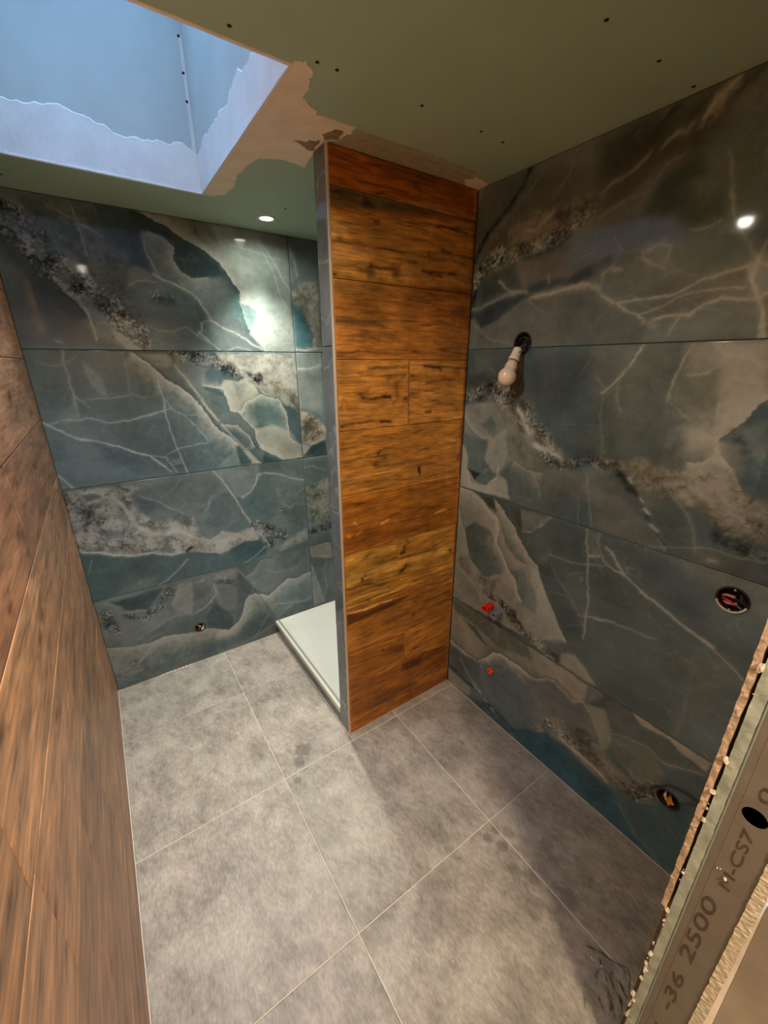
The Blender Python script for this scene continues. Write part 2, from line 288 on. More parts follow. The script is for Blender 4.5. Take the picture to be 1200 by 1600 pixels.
R4 F 98,88,78 .03 .9|1.255,2.063 1.333,2.086 1.409,2.107 1.418,1.998 1.347,1.993 1.234,1.977 1.142,2.006 1.117,2.052
R4 V 30,30,28 .02 .9|1.218,2.335 1.195,2.295 1.151,2.255 1.097,2.217 1.051,2.186 1.011,2.139 0.987,2.099
R4 V 26,28,30 .022 .9|1.010,2.015 1.000,1.970 0.989,1.899
R4 V 92,88,80 .006 .6|1.251,2.297 1.215,2.268 1.155,2.223 1.085,2.171
R4 V 108,96,84 .008 .5|1.385,2.298 1.352,2.258 1.321,2.226
R4 K 60,50,42 124,106,86 .02 .8|1.150,2.173 1.243,2.217 1.362,2.198 1.447,2.206 1.473,2.173 1.448,2.153 1.357,2.114 1.287,2.125 1.260,2.096 1.206,2.095 1.158,2.112
R4 V 150,130,104 .008 .7|1.220,2.155 1.263,2.149 1.296,2.164 1.326,2.189
R4 R .034 .95|0.984,2.027 1.013,2.055 1.064,2.078 1.130,2.096 1.195,2.097
R4 R .022 .9|1.260,2.100 1.300,2.104 1.359,2.103 1.402,2.123 1.441,2.145 1.471,2.164
R4 V 190,164,126 .01 .6|1.275,2.105 1.297,2.093
R4 V 52,56,58 .02 .8|1.232,2.070 1.305,2.073 1.371,2.086
R4 F 54,58,60 .012 1|0.993,1.904 1.098,1.950 1.128,1.964 1.218,1.962 1.281,1.951 1.195,1.918 1.125,1.879 1.041,1.852
R4 F 60,64,60 .02 .9|1.016,2.023 1.081,2.041 1.187,2.066 1.234,1.977 1.200,1.969 1.127,1.969 1.038,1.942
R4 F 54,58,62 .014 .9|1.229,1.969 1.298,1.985 1.348,1.990 1.412,1.980 1.441,1.995 1.556,2.024 1.559,2.004 1.509,1.977 1.469,1.962 1.401,1.961 1.281,1.955
R4 V 140,132,110 .007 .7|1.122,2.013 1.156,1.991 1.188,1.972 1.258,1.962
R4 V 120,118,104 .012 .7|0.983,1.924 1.066,1.939 1.123,1.956 1.206,1.968
R4 K 80,74,64 160,140,114 .012 1|1.261,1.941 1.324,1.950 1.402,1.952 1.469,1.960 1.516,1.959 1.531,1.942 1.494,1.940 1.404,1.940 1.326,1.937 1.273,1.935
R4 V 166,148,120 .008 .7|1.283,1.942 1.355,1.944 1.426,1.951 1.469,1.960 1.519,1.940 1.539,1.924 1.580,1.895
R4 V 140,128,106 .006 .6|1.528,1.939 1.541,1.976 1.561,1.993
R4 V 120,112,96 .006 .5|1.263,1.928 1.309,1.907 1.365,1.881
R4 V 120,112,96 .008 .6|0.983,1.885 1.041,1.847 1.094,1.811 1.212,1.788
R4 V 140,122,100 .006 .7|1.341,2.002 1.345,1.978
R4 F 70,60,50 .08 1|1.461,2.347 1.573,2.355 1.690,2.351 1.784,2.350 1.811,2.341 1.781,2.254 1.735,2.204 1.640,2.198 1.579,2.146 1.499,2.138
R4 F 50,46,38 .05 .8|1.449,2.322 1.551,2.343 1.635,2.317 1.635,2.271 1.578,2.242 1.483,2.228
R4 F 58,60,50 .03 1|1.624,2.105 1.645,2.175 1.704,2.209 1.741,2.202 1.775,2.159 1.729,2.149 1.765,2.072
R4 F 92,88,74 .05 .9|1.765,2.072 1.776,2.153 1.809,2.191 1.858,2.250 1.910,2.037
R4 F 66,56,44 .02 .9|1.789,2.331 1.834,2.345 1.840,2.321 1.814,2.308 1.786,2.287 1.779,2.259
R4 F 104,94,76 .02 .7|1.773,2.261 1.787,2.292 1.819,2.309 1.841,2.319 1.850,2.282 1.807,2.254
R4 V 128,108,84 .008 .8|1.490,2.189 1.518,2.215 1.553,2.218 1.581,2.228 1.615,2.255
R4 V 132,112,88 .008 .8|1.639,2.253 1.653,2.265 1.671,2.271 1.697,2.267 1.706,2.280
R4 K 66,56,44 132,112,88 .012 .9|1.722,2.264 1.733,2.292 1.745,2.324 1.761,2.335 1.785,2.345 1.791,2.320 1.770,2.299 1.762,2.276 1.739,2.263
R4 V 150,128,100 .008 .7|1.729,2.283 1.747,2.305 1.760,2.318 1.784,2.338
R4 V 100,86,68 .006 .7|1.634,2.324 1.643,2.343 1.662,2.344
R4 V 108,94,74 .008 .5|1.638,2.178 1.658,2.211 1.701,2.221
R4 V 120,100,78 .012 .6|1.500,2.134 1.523,2.146 1.568,2.158 1.613,2.159
R4 V 32,28,24 .008 .7|1.622,2.252 1.635,2.257
R4 V 34,30,26 .012 .7|1.642,2.318 1.665,2.329
R4 V 34,30,26 .01 .6|1.696,2.298 1.712,2.308
R4 V 130,128,108 .007 .5|1.804,2.193 1.822,2.126 1.843,2.053
R4 F 66,64,52 .03 .8|1.699,2.141 1.814,2.110 1.827,2.056 1.751,2.049 1.720,2.074
R4 F 120,112,94 .04 .9|1.624,2.013 1.692,2.033 1.808,2.013 1.828,2.049 1.843,2.057 1.884,2.000 1.913,1.955 1.896,1.938 1.810,1.926 1.731,1.931 1.647,1.991
R4 F 112,104,88 .09 .9|1.527,1.990 1.592,1.979 1.647,1.991 1.797,1.928 1.739,1.896 1.601,1.890 1.540,1.920
R4 F 100,104,90 .03 .9|1.838,2.007 1.878,2.002 1.914,1.952 1.899,1.937 1.850,1.933 1.819,1.925 1.840,1.977
R4 F 90,92,78 .01 .9|1.805,1.895 1.824,1.918 1.857,1.929 1.900,1.934 1.914,1.906 1.905,1.889 1.845,1.894 1.803,1.889
R4 F 96,94,80 .01 .8|1.715,1.843 1.750,1.875 1.787,1.887 1.845,1.892 1.906,1.886 1.916,1.867 1.855,1.873 1.818,1.863 1.797,1.845 1.776,1.848
R4 F 108,114,102 .05 .9|1.691,1.778 1.717,1.834 1.798,1.840 1.857,1.867 1.933,1.862 1.957,1.808 1.956,1.779
R4 F 116,122,110 .02 .9|1.914,1.929 1.936,1.934 1.951,1.871 1.933,1.871
R4 F 84,86,70 .012 .8|1.808,2.013 1.836,2.019 1.861,2.003 1.833,2.006
R4 V 160,144,116 .005 .85|1.540,1.918 1.592,1.891 1.621,1.869 1.656,1.853 1.679,1.835
R4 F 160,144,116 .012 .7|1.666,1.843 1.708,1.840 1.723,1.821 1.710,1.814 1.680,1.831
R4 V 170,154,124 .006 .8|1.601,1.888 1.667,1.894 1.732,1.895 1.777,1.905 1.811,1.923 1.850,1.933 1.899,1.937 1.916,1.940 1.935,1.937
R4 V 160,146,118 .005 .7|1.660,1.853 1.721,1.867 1.761,1.887 1.799,1.893 1.844,1.895 1.902,1.889
R4 V 168,154,124 .006 .85|1.712,1.840 1.777,1.846 1.797,1.843 1.819,1.861 1.856,1.872 1.900,1.865 1.935,1.866 1.951,1.871
R4 V 190,178,146 .007 .9|1.915,1.955 1.914,1.929 1.916,1.905 1.934,1.867 1.952,1.833 1.957,1.805
R4 F 188,176,144 .006 .9|1.956,1.811 1.973,1.778 1.956,1.779
R4 F 186,172,140 .006 .9|1.899,1.937 1.916,1.937 1.917,1.905 1.909,1.918
R4 V 140,134,112 .006 .6|1.914,1.952 1.888,1.991 1.846,2.045 1.826,2.106
R4 V 150,144,120 .006 .5|1.915,1.955 1.922,1.990
R4 V 150,140,112 .005 .7|1.751,1.790 1.762,1.822 1.777,1.845
R4 V 146,128,104 .008 .7|1.646,1.999 1.679,1.979 1.711,1.964
R4 V 146,128,104 .008 .6|1.707,1.981 1.714,2.013 1.687,2.028 1.643,2.013
R4 V 140,124,100 .006 .5|1.751,2.049 1.778,2.040 1.815,2.047
R4 F 150,134,110 .008 .8|1.560,1.992 1.586,1.989 1.592,1.979 1.567,1.979
R4 V 140,124,100 .006 .6|1.530,1.974 1.544,1.987 1.560,1.992
R4 V 134,120,98 .006 .5|1.708,1.941 1.746,1.955 1.789,1.936
R3 F 76,84,82 .07 1|1.300,1.757 1.608,1.770 1.675,1.416 1.498,1.384 1.390,1.504 1.305,1.595
R3 F 86,92,86 .04 .7|1.409,1.526 1.511,1.554 1.615,1.503 1.627,1.434 1.515,1.410 1.446,1.432
R3 F 62,72,70 .02 .8|1.497,1.389 1.534,1.418 1.603,1.443 1.669,1.450 1.674,1.424
R3 F 78,84,80 .02 1|0.979,1.774 1.232,1.772 1.292,1.604 1.165,1.628 0.977,1.614
R3 F 98,98,90 .015 .6|1.019,1.757 1.113,1.765 1.128,1.699 1.057,1.683
R3 V 104,104,96 .006 .6|1.020,1.746 1.049,1.688 1.122,1.694 1.137,1.684
R3 F 54,62,60 .02 .7|0.981,1.665 1.065,1.678 1.153,1.664 1.071,1.624 0.985,1.618
R3 F 130,128,116 .012 1|0.980,1.540 1.150,1.569 1.238,1.529 1.317,1.423 1.405,1.323 1.289,1.342 1.268,1.350 1.206,1.280 1.120,1.381 1.000,1.369
R3 K 92,86,74 140,132,116 .02 .9|1.157,1.575 1.247,1.561 1.339,1.447 1.412,1.355 1.405,1.323 1.343,1.331 1.266,1.415 1.217,1.484
R3 F 92,98,92 .006 1|1.091,1.474 1.139,1.509 1.172,1.479 1.167,1.426 1.120,1.450
R3 V 70,76,72 .005 .8|1.091,1.474 1.120,1.450 1.160,1.425
R3 E 160,154,138 .02 .7 98,104,98 .02 .4|0.971,1.504 1.035,1.440 1.093,1.412 1.154,1.410
R3 F 96,108,102 .01 1|0.987,1.422 1.125,1.405 1.137,1.361 1.133,1.295 1.195,1.254 1.147,1.205 1.074,1.214 1.026,1.267 1.007,1.339
R3 F 44,54,58 .006 1|1.031,1.259 1.110,1.257 1.062,1.208
R3 F 150,146,132 .008 1|1.143,1.408 1.222,1.466 1.250,1.385 1.211,1.272 1.178,1.274 1.125,1.323
R3 V 80,80,72 .008 .6|1.230,1.432 1.252,1.369
R3 F 172,164,146 .008 1|0.966,1.357 0.996,1.362 1.027,1.305 1.024,1.248 1.058,1.203 1.147,1.203 1.207,1.273 1.252,1.261 1.280,1.180 0.978,1.166
R3 V 190,180,160 .005 .8|1.028,1.249 1.074,1.208 1.147,1.204 1.202,1.256 1.202,1.303
R3 F 100,106,100 .01 .9|1.215,1.270 1.277,1.335 1.358,1.312 1.409,1.215 1.286,1.182 1.255,1.262
R3 F 116,112,100 .05 1|1.356,1.323 1.494,1.341 1.741,1.400 1.760,1.310 1.421,1.218
R3 E 156,148,128 .02 .7 96,102,96 .02 .5|1.406,1.320 1.343,1.326 1.285,1.345
R3 V 150,144,126 .005 .7|1.377,1.311 1.408,1.264 1.420,1.224
R3 F 96,100,92 .03 .8|1.429,1.248 1.529,1.289 1.561,1.256 1.421,1.218
R3 F 116,114,98 .14 .9|1.539,1.775 1.692,1.770 1.821,1.766 1.791,1.623 1.859,1.563 1.789,1.490 1.632,1.419
R3 F 90,92,80 .09 .9|1.579,1.605 1.667,1.568 1.702,1.432 1.634,1.410
R3 F 98,96,80 .02 .9|1.756,1.459 1.819,1.490 1.875,1.491 1.868,1.462 1.814,1.427 1.770,1.449
R3 F 196,182,150 .04 1|1.818,1.766 1.977,1.767 2.009,1.637 1.991,1.612 1.971,1.568 1.941,1.543 1.922,1.518 1.873,1.503 1.850,1.543 1.920,1.570
R3 F 122,120,100 .025 1|1.793,1.627 1.806,1.713 1.821,1.738 1.894,1.720 1.922,1.624 1.920,1.570 1.908,1.550 1.861,1.571
R3 F 160,150,122 .03 .8|1.809,1.759 1.865,1.768 1.908,1.737 1.868,1.699 1.814,1.706
R3 F 170,158,128 .03 .6|1.900,1.693 1.942,1.690 1.953,1.643 1.921,1.627
R3 F 86,106,104 .006 1|2.010,1.634 1.993,1.615 1.973,1.571 1.954,1.551 1.933,1.522 1.952,1.485 1.981,1.449 2.011,1.405 2.031,1.389 2.073,1.378
R3 F 128,142,128 .02 .85|1.969,1.556 1.998,1.572 2.023,1.581 2.044,1.498 2.034,1.484 2.020,1.486 1.995,1.529
R3 F 68,84,86 .01 .9|1.935,1.520 1.977,1.541 2.021,1.483 1.983,1.457 1.955,1.486
R3 E 214,200,164 .035 .9 74,90,90 .03 .4|2.011,1.405 1.981,1.449 1.952,1.485 1.931,1.521 1.954,1.552 1.973,1.572 1.993,1.615 2.010,1.635
R3 K 104,104,90 176,160,132 .015 .8|1.945,1.551 1.961,1.560 1.972,1.561 1.971,1.543 1.959,1.531 1.945,1.529
R3 V 180,168,136 .005 .9|1.692,1.770 1.671,1.720 1.639,1.672 1.594,1.627
R3 V 176,162,132 .004 .8|1.821,1.766 1.806,1.727 1.799,1.683 1.790,1.634 1.787,1.615
R3 V 64,70,62 .006 .6|1.793,1.611 1.821,1.598
R3 V 160,148,122 .005 .6|1.795,1.611 1.858,1.571 1.918,1.536
R3 V 206,190,154 .005 .7|1.917,1.620 1.919,1.584 1.920,1.555
R3 V 214,200,164 .008 .6|1.864,1.771 1.904,1.740 1.930,1.738 1.961,1.726 1.983,1.710
R3 V 190,178,146 .006 .6|1.825,1.688 1.869,1.696 1.895,1.717 1.914,1.733 1.924,1.762
R3 V 214,200,164 .006 .5|1.922,1.686 1.958,1.671 1.990,1.672
R3 V 140,134,114 .007 .5|1.639,1.672 1.645,1.617 1.663,1.568
R3 K 96,84,66 160,142,114 .015 1|1.632,1.417 1.701,1.418 1.758,1.447 1.802,1.425 1.839,1.394 1.900,1.383 1.930,1.337 1.789,1.297 1.694,1.384 1.640,1.378
R3 K 120,110,90 200,184,152 .015 1|1.814,1.425 1.847,1.462 1.885,1.449 1.936,1.459 1.979,1.449 2.010,1.402 2.046,1.377 2.073,1.378 1.911,1.331 1.842,1.382
R3 F 98,102,90 .012 .8|1.814,1.427 1.826,1.459 1.853,1.468 1.884,1.453 1.924,1.453 1.889,1.430 1.840,1.428
R3 E 206,190,156 .03 .7 110,110,94 .015 .3|1.930,1.512 1.931,1.478 1.913,1.459 1.884,1.455
R3 R .03 .95|0.980,1.580 1.073,1.600 1.159,1.617
R3 R .042 .9|1.159,1.612 1.237,1.586 1.302,1.535
R3 R .04 .8|1.302,1.535 1.358,1.480 1.407,1.426 1.465,1.386
R3 V 206,194,170 .018 .75|1.275,1.548 1.313,1.500 1.337,1.462
R3 V 206,194,170 .016 .8|1.366,1.425 1.415,1.412 1.462,1.400 1.488,1.380
R3 R .018 .95|1.424,1.394 1.455,1.374
R3 R .018 .7|1.489,1.373 1.564,1.390 1.623,1.406 1.676,1.411
R3 V 190,176,150 .008 .7|1.622,1.389 1.648,1.399
R3 V 120,122,110 .004 .5|1.602,1.609 1.601,1.563 1.612,1.503 1.635,1.440
R3 V 110,112,102 .005 .5|1.562,1.767 1.538,1.723 1.512,1.686
R3 V 120,118,106 .008 .6|1.565,1.678 1.591,1.654 1.608,1.635
R3 V 104,108,100 .005 .4|1.466,1.513 1.546,1.522 1.611,1.525
R3 F 104,102,90 .06 1|1.612,1.367 1.690,1.384 1.772,1.296 1.660,1.265
R3 R .015 .9|1.636,1.396 1.664,1.399 1.686,1.401
R3 V 36,44,48 .022 .9|1.694,1.384 1.725,1.359 1.738,1.339
R3 V 40,46,48 .012 .95|1.694,1.375 1.739,1.353 1.777,1.309 1.804,1.269 1.837,1.225
R3 V 190,190,176 .006 .9|1.730,1.372 1.741,1.364
R3 V 190,190,176 .006 .9|1.774,1.319 1.782,1.310
R3 V 200,196,176 .009 .9|1.796,1.288 1.813,1.278
R3 V 200,196,176 .01 .9|1.826,1.238 1.844,1.227
R3 V 176,172,154 .005 .9|1.854,1.210 1.879,1.176
R3 V 40,46,48 .006 .8|1.847,1.218 1.886,1.176
R3 F 118,112,98 .03 .8|1.620,1.301 1.708,1.301 1.804,1.247 1.854,1.166 1.755,1.168 1.642,1.177
R3 F 96,100,90 .03 .9|1.780,1.342 1.859,1.352 1.921,1.295 1.949,1.208 1.888,1.174 1.839,1.237
R3 K 110,100,82 190,172,142 .02 .9|1.823,1.398 1.985,1.443 2.014,1.392 2.073,1.378 2.097,1.284 2.014,1.272 1.949,1.313 1.908,1.355 1.857,1.361
R3 F 96,92,76 .02 .7|1.912,1.356 1.939,1.358 1.964,1.332 1.935,1.324
R3 R .03 .8|2.008,1.270 2.029,1.287 2.058,1.306
R3 R .025 .7|2.049,1.261 2.082,1.236 2.108,1.238
R3 F 110,108,92 .03 .8|1.950,1.204 2.007,1.226 2.080,1.217 2.115,1.184 2.057,1.168 1.966,1.168
R3 V 150,140,116 .006 .6|1.859,1.352 1.912,1.302 1.939,1.251 1.952,1.194
R3 V 150,142,118 .004 .7|1.816,1.163 1.933,1.207 2.000,1.225 2.055,1.221 2.104,1.227
R3 V 140,134,114 .005 .6|1.589,1.358 1.618,1.248 1.642,1.177
R3 V 140,134,114 .004 .4|1.573,1.260 1.591,1.173
R3 V 180,162,132 .012 .6|1.989,1.186 2.004,1.190
R2 F 146,140,124 .008 1|0.974,1.163 1.105,1.156 1.202,1.097 1.236,1.075 1.265,1.026 1.367,0.933 1.423,0.930 1.458,0.920 1.494,0.859 1.540,0.766 1.622,0.682 1.472,0.587 1.321,0.577 0.974,0.557 0.969,0.938
R2 F 88,98,92 .006 1|1.033,0.960 1.101,1.025 1.150,1.055 1.234,0.961 1.306,0.887 1.290,0.830 1.189,0.768 1.095,0.820 1.050,0.893
R2 F 144,138,120 .02 .9|1.015,1.070 1.125,1.128 1.220,1.077 1.239,1.017 1.188,1.013 1.102,1.019 1.033,0.982
R2 F 84,92,88 .006 1|1.249,1.033 1.292,1.054 1.392,0.956 1.407,0.922 1.346,0.927 1.287,0.974
R2 F 116,116,106 .01 .8|1.207,1.157 1.254,1.119 1.295,1.087 1.370,1.012 1.419,0.954 1.410,0.925 1.362,0.970 1.278,1.043 1.236,1.075
R2 F 102,110,102 .015 1|1.316,0.864 1.418,0.915 1.465,0.826 1.480,0.726 1.380,0.724 1.372,0.814
R2 E 180,170,148 .02 .9 80,88,84 .02 .5|1.399,0.748 1.373,0.780 1.358,0.835 1.313,0.863 1.289,0.900 1.236,0.962 1.242,1.031 1.224,1.083 1.178,1.097 1.132,1.137 1.061,1.163 0.979,1.162
R2 E 160,152,130 .03 .8 60,68,66 .04 .6|1.622,0.682 1.584,0.731 1.536,0.796 1.494,0.856 1.468,0.899 1.448,0.941 1.411,0.964 1.355,1.019 1.295,1.087 1.254,1.119 1.207,1.157
R2 E 158,150,132 .02 .7 84,94,88 .015 .5|1.173,0.763 1.075,0.827 1.038,0.947 1.013,0.990 0.985,1.072
R2 K 96,90,78 160,150,130 .02 .9|0.979,0.819 1.066,0.824 1.172,0.764 1.262,0.791 1.278,0.726 1.208,0.683 1.134,0.701 1.035,0.741
R2 F 132,124,108 .015 .9|1.035,0.749 1.134,0.701 1.202,0.657 1.191,0.589 1.004,0.638
R2 V 170,160,138 .005 .7|1.030,0.739 1.086,0.709 1.165,0.669 1.187,0.626
R2 F 66,72,68 .005 1|1.117,1.159 1.199,1.160 1.215,1.105 1.176,1.113
R2 F 64,72,68 .008 1|1.279,1.157 1.337,1.151 1.362,1.047 1.317,1.088
R2 F 114,114,104 .008 .8|1.340,1.150 1.476,1.158 1.425,1.099 1.363,1.064
R2 F 92,98,92 .03 .7|1.363,1.060 1.426,1.093 1.511,1.029 1.461,0.946
R2 V 140,136,120 .005 .7|1.363,1.064 1.403,1.070 1.425,1.099 1.476,1.158
R2 F 70,78,76 .04 .6|1.482,1.136 1.627,1.151 1.647,1.037 1.513,1.017
R2 F 60,68,68 .04 .7|1.464,0.923 1.508,0.973 1.652,0.821 1.680,0.724 1.618,0.712 1.536,0.796
R2 V 150,142,122 .005 .7|1.418,0.915 1.448,0.850 1.500,0.771 1.570,0.656
R2 R .018 .95|1.198,0.693 1.250,0.689 1.308,0.682
R2 R .022 .95|1.309,0.675 1.358,0.658 1.393,0.627
R2 R .026 .9|1.354,0.645 1.407,0.617 1.457,0.600
R2 R .022 .85|1.458,0.594 1.533,0.584 1.593,0.578
R2 F 150,142,122 .01 .8|1.616,0.614 1.665,0.640 1.708,0.611 1.766,0.563 1.736,0.558 1.610,0.565
R2 V 140,138,122 .004 .9|1.625,1.161 1.648,1.060 1.664,0.954 1.681,0.874 1.687,0.729
R2 V 124,122,110 .004 .7|1.496,1.010 1.574,1.012 1.648,1.029 1.711,1.053
R2 V 112,114,104 .004 .7|1.507,0.978 1.553,0.919 1.610,0.867 1.652,0.821 1.678,0.786
R2 V 136,134,120 .004 .8|1.652,0.818 1.724,0.843 1.783,0.854
R2 V 104,106,98 .004 .6|1.532,0.859 1.598,0.867
R2 V 104,106,98 .004 .6|1.623,0.748 1.670,0.782
R2 F 104,106,96 .01 .7|1.633,1.155 1.672,1.157 1.686,1.079 1.651,1.065
R2 V 160,152,134 .004 .8|1.651,1.065 1.686,1.078
R2 V 124,120,106 .004 .7|1.675,1.158 1.674,1.127 1.702,1.070
R2 V 146,140,122 .004 .9|1.702,1.070 1.740,1.048 1.778,1.047 1.819,1.024 1.875,0.997 1.940,0.973 2.033,0.941
R2 V 150,144,126 .005 .8|1.704,1.120 1.736,1.096 1.757,1.074 1.778,1.050
R2 V 130,126,112 .004 .8|1.710,0.833 1.777,0.854 1.841,0.862 1.916,0.870
R2 F 64,72,74 .06 .7|1.774,1.123 1.888,1.135 1.988,1.072 2.039,1.023 2.029,0.961 1.937,0.989 1.831,1.041
R2 F 108,108,94 .04 .7|1.893,1.154 1.968,1.159 2.127,1.161 2.143,1.082 2.093,1.135 2.017,1.118
R2 V 150,144,124 .004 .9|1.837,1.011 1.908,0.985 1.989,0.951 2.042,0.937
R2 V 166,158,134 .007 .9|2.036,0.937 2.056,0.930
R2 V 140,134,114 .004 .9|2.056,0.930 2.071,0.917 2.091,0.905 2.141,0.872
R2 V 118,116,100 .004 .7|1.867,0.866 1.932,0.871
R2 V 118,116,100 .006 .7|1.978,0.850 2.037,0.849 2.082,0.845 2.106,0.841
R2 V 112,112,96 .006 .6|1.996,0.830 2.032,0.832
R2 V 106,106,92 .01 .6|2.032,0.832 2.038,0.776 2.035,0.730 2.042,0.607 2.036,0.566
R2 V 118,116,100 .006 .6|2.048,0.774 2.072,0.807 2.095,0.815
R2 V 96,98,86 .006 .5|2.042,0.727 2.091,0.724 2.129,0.719
R2 V 100,102,90 .005 .5|1.991,0.590 2.033,0.599
R2 F 84,84,72 .05 .6|1.938,0.875 2.088,0.919 2.134,0.867 2.084,0.670 2.033,0.724
R1 F 124,116,100 .014 1|0.982,0.555 1.688,0.553 1.708,0.436 1.661,0.441 1.610,0.467 1.569,0.454 1.508,0.407 1.440,0.421 1.371,0.417 1.285,0.397 1.234,0.337 1.201,0.290 1.098,0.278 0.986,0.286
R1 F 82,84,76 .012 .9|0.978,0.546 1.272,0.562 1.451,0.560 1.618,0.550 1.496,0.494 1.378,0.458 1.293,0.446 1.159,0.476 1.005,0.484
R1 F 66,70,64 .01 .9|1.073,0.467 1.152,0.465 1.256,0.402 1.204,0.409 1.115,0.443
R1 V 136,128,110 .005 .6|0.988,0.475 1.058,0.445 1.129,0.383 1.138,0.368
R1 F 104,102,92 .008 .8|1.270,0.554 1.307,0.557 1.302,0.482 1.290,0.471
R1 F 98,94,84 .006 .6|1.344,0.523 1.369,0.527 1.366,0.456
R1 E 160,146,124 .022 .9 56,66,64 .04 .7|1.702,0.432 1.661,0.443 1.610,0.468 1.569,0.455 1.508,0.407 1.472,0.414 1.434,0.419 1.378,0.414 1.324,0.414 1.278,0.393 1.234,0.333 1.194,0.285 1.115,0.275 1.056,0.279 0.986,0.286
R1 F 60,70,70 .03 .9|0.978,0.266 1.100,0.264 1.216,0.294 1.230,0.161 1.172,0.109 1.036,0.100 0.988,0.143
R1 F 74,82,80 .02 .9|1.222,0.305 1.288,0.310 1.317,0.303 1.395,0.333 1.517,0.349 1.585,0.278 1.509,0.146 1.396,0.116 1.259,0.110 1.221,0.176
R1 V 100,102,94 .005 .6|1.309,0.311 1.349,0.320 1.419,0.345 1.515,0.360 1.599,0.334
R1 V 110,110,102 .01 .7|1.070,0.215 1.107,0.181 1.153,0.140 1.195,0.120
R1 F 112,106,94 .012 .9|0.982,0.092 1.037,0.085 1.158,0.084 1.156,0.020 0.999,-0.003
R1 V 28,34,36 .012 .95|0.999,0.112 1.062,0.111 1.124,0.095 1.181,0.101
R1 V 22,28,32 .02 .95|1.262,0.076 1.331,0.067 1.403,0.057 1.458,0.050 1.492,0.046
R1 V 150,148,140 .005 .9|1.254,0.081 1.273,0.078
R1 V 150,148,140 .005 .9|1.305,0.064 1.325,0.063
R1 V 130,126,118 .006 .8|1.179,0.115 1.229,0.101
R1 F 46,60,64 .02 .9|1.164,0.027 1.264,0.063 1.405,0.044 1.437,0.008 1.385,-0.025 1.248,-0.011
R1 K 70,68,60 120,108,92 .015 .8|1.496,0.057 1.523,0.137 1.592,0.233 1.619,0.205 1.592,0.160 1.532,0.076
R1 F 130,122,104 .02 1|1.463,0.553 1.738,0.545 1.738,0.461 1.700,0.436 1.663,0.452 1.617,0.480 1.526,0.441
R1 F 82,82,78 .045 1|1.463,0.378 1.570,0.453 1.619,0.469 1.665,0.442 1.701,0.431 1.742,0.457 1.814,0.365 1.767,0.273 1.659,0.306 1.489,0.194
R1 F 104,102,98 .02 .8|1.747,0.548 1.803,0.552 1.791,0.520 1.751,0.473
R1 F 62,68,66 .01 .9|1.797,0.525 1.808,0.556 1.853,0.556 1.824,0.531
R1 F 74,78,74 .02 .9|1.820,0.522 1.904,0.546 1.946,0.516 1.890,0.451 1.852,0.446
R1 F 112,108,92 .012 .9|1.751,0.457 1.815,0.488 1.859,0.407 1.862,0.329 1.840,0.303 1.816,0.352 1.766,0.424
R1 V 140,130,110 .005 .7|1.700,0.434 1.735,0.459 1.762,0.428
R1 F 148,134,114 .006 1|1.904,0.551 1.943,0.552 2.021,0.548 2.142,0.552 2.139,0.505 2.109,0.510 2.069,0.513 2.032,0.538 1.987,0.533 1.945,0.519
R1 F 76,82,78 .03 .9|1.905,0.486 1.951,0.514 2.025,0.531 2.070,0.511 2.135,0.504 2.129,0.492 2.045,0.436 1.965,0.448
R1 V 112,112,98 .006 .8|1.859,0.407 1.915,0.437 1.974,0.450 2.036,0.434 2.085,0.461 2.134,0.490
R1 F 92,94,82 .02 .9|1.862,0.394 1.926,0.433 2.006,0.439 2.036,0.391 2.030,0.325 1.972,0.283 1.917,0.311
R1 F 76,82,72 .006 1|1.862,0.360 1.904,0.378 1.957,0.382 1.954,0.348 1.940,0.311 1.885,0.332
R1 V 116,112,96 .005 .7|1.940,0.311 1.955,0.288 1.986,0.291
R1 K 50,48,42 104,98,86 .012 .9|1.573,0.231 1.639,0.297 1.774,0.344 1.837,0.308 1.925,0.272 1.968,0.279 2.033,0.313 2.031,0.226 1.972,0.204 1.881,0.166 1.785,0.172 1.676,0.202 1.597,0.181
R1 R .014 .9|1.603,0.240 1.656,0.235 1.727,0.234
R1 V 160,134,114 .012 .8|1.668,0.207 1.767,0.201 1.845,0.194 1.878,0.180
R1 F 40,66,74 .006 1|1.412,0.035 1.509,0.111 1.570,0.147 1.605,0.179 1.665,0.182 1.714,0.187 1.781,0.159 1.882,0.163 1.940,0.134 2.026,0.040 2.124,-0.001 1.594,-0.013 1.491,-0.013
R1 F 54,70,72 .01 1|1.940,0.134 1.983,0.201 2.039,0.236 2.141,0.374 2.150,0.047 2.125,0.005 2.026,0.040
R1 V 76,90,90 .006 .7|1.943,0.120 1.986,0.073 2.022,0.034
R1 V 74,84,84 .006 .5|2.043,0.217 2.091,0.199 2.135,0.171
R1 R .022 .9|1.972,0.204 2.004,0.257 2.033,0.313
R1 V 34,36,34 .014 .8|2.016,0.295 2.061,0.360 2.103,0.379 2.137,0.383
R1 V 40,44,42 .014 .7|2.107,0.319 2.138,0.359
W F 132,72,26 .004 1|0.930,2.341 1.547,2.340 1.555,2.267 0.931,2.241
W F 150,84,30 .01 .7|0.931,2.274 1.214,2.290 1.275,2.278 1.239,2.251 0.931,2.241
W V 96,44,14 .006 .8|0.980,2.312 1.044,2.305 1.081,2.301
W V 92,40,14 .006 .7|1.013,2.262 1.129,2.270 1.238,2.271
W V 96,42,14 .01 .6|1.273,2.325 1.374,2.320 1.540,2.335
W F 196,134,66 .02 1|0.930,2.179 1.216,2.195 1.551,2.230 1.570,2.007 0.930,1.985
W F 116,92,60 .006 1|0.931,2.238 1.048,2.236 1.191,2.239 1.406,2.242 1.380,2.232 1.192,2.209 1.047,2.195 0.931,2.186
W F 66,44,28 .008 .9|1.053,2.232 1.074,2.226 1.101,2.204 1.052,2.200
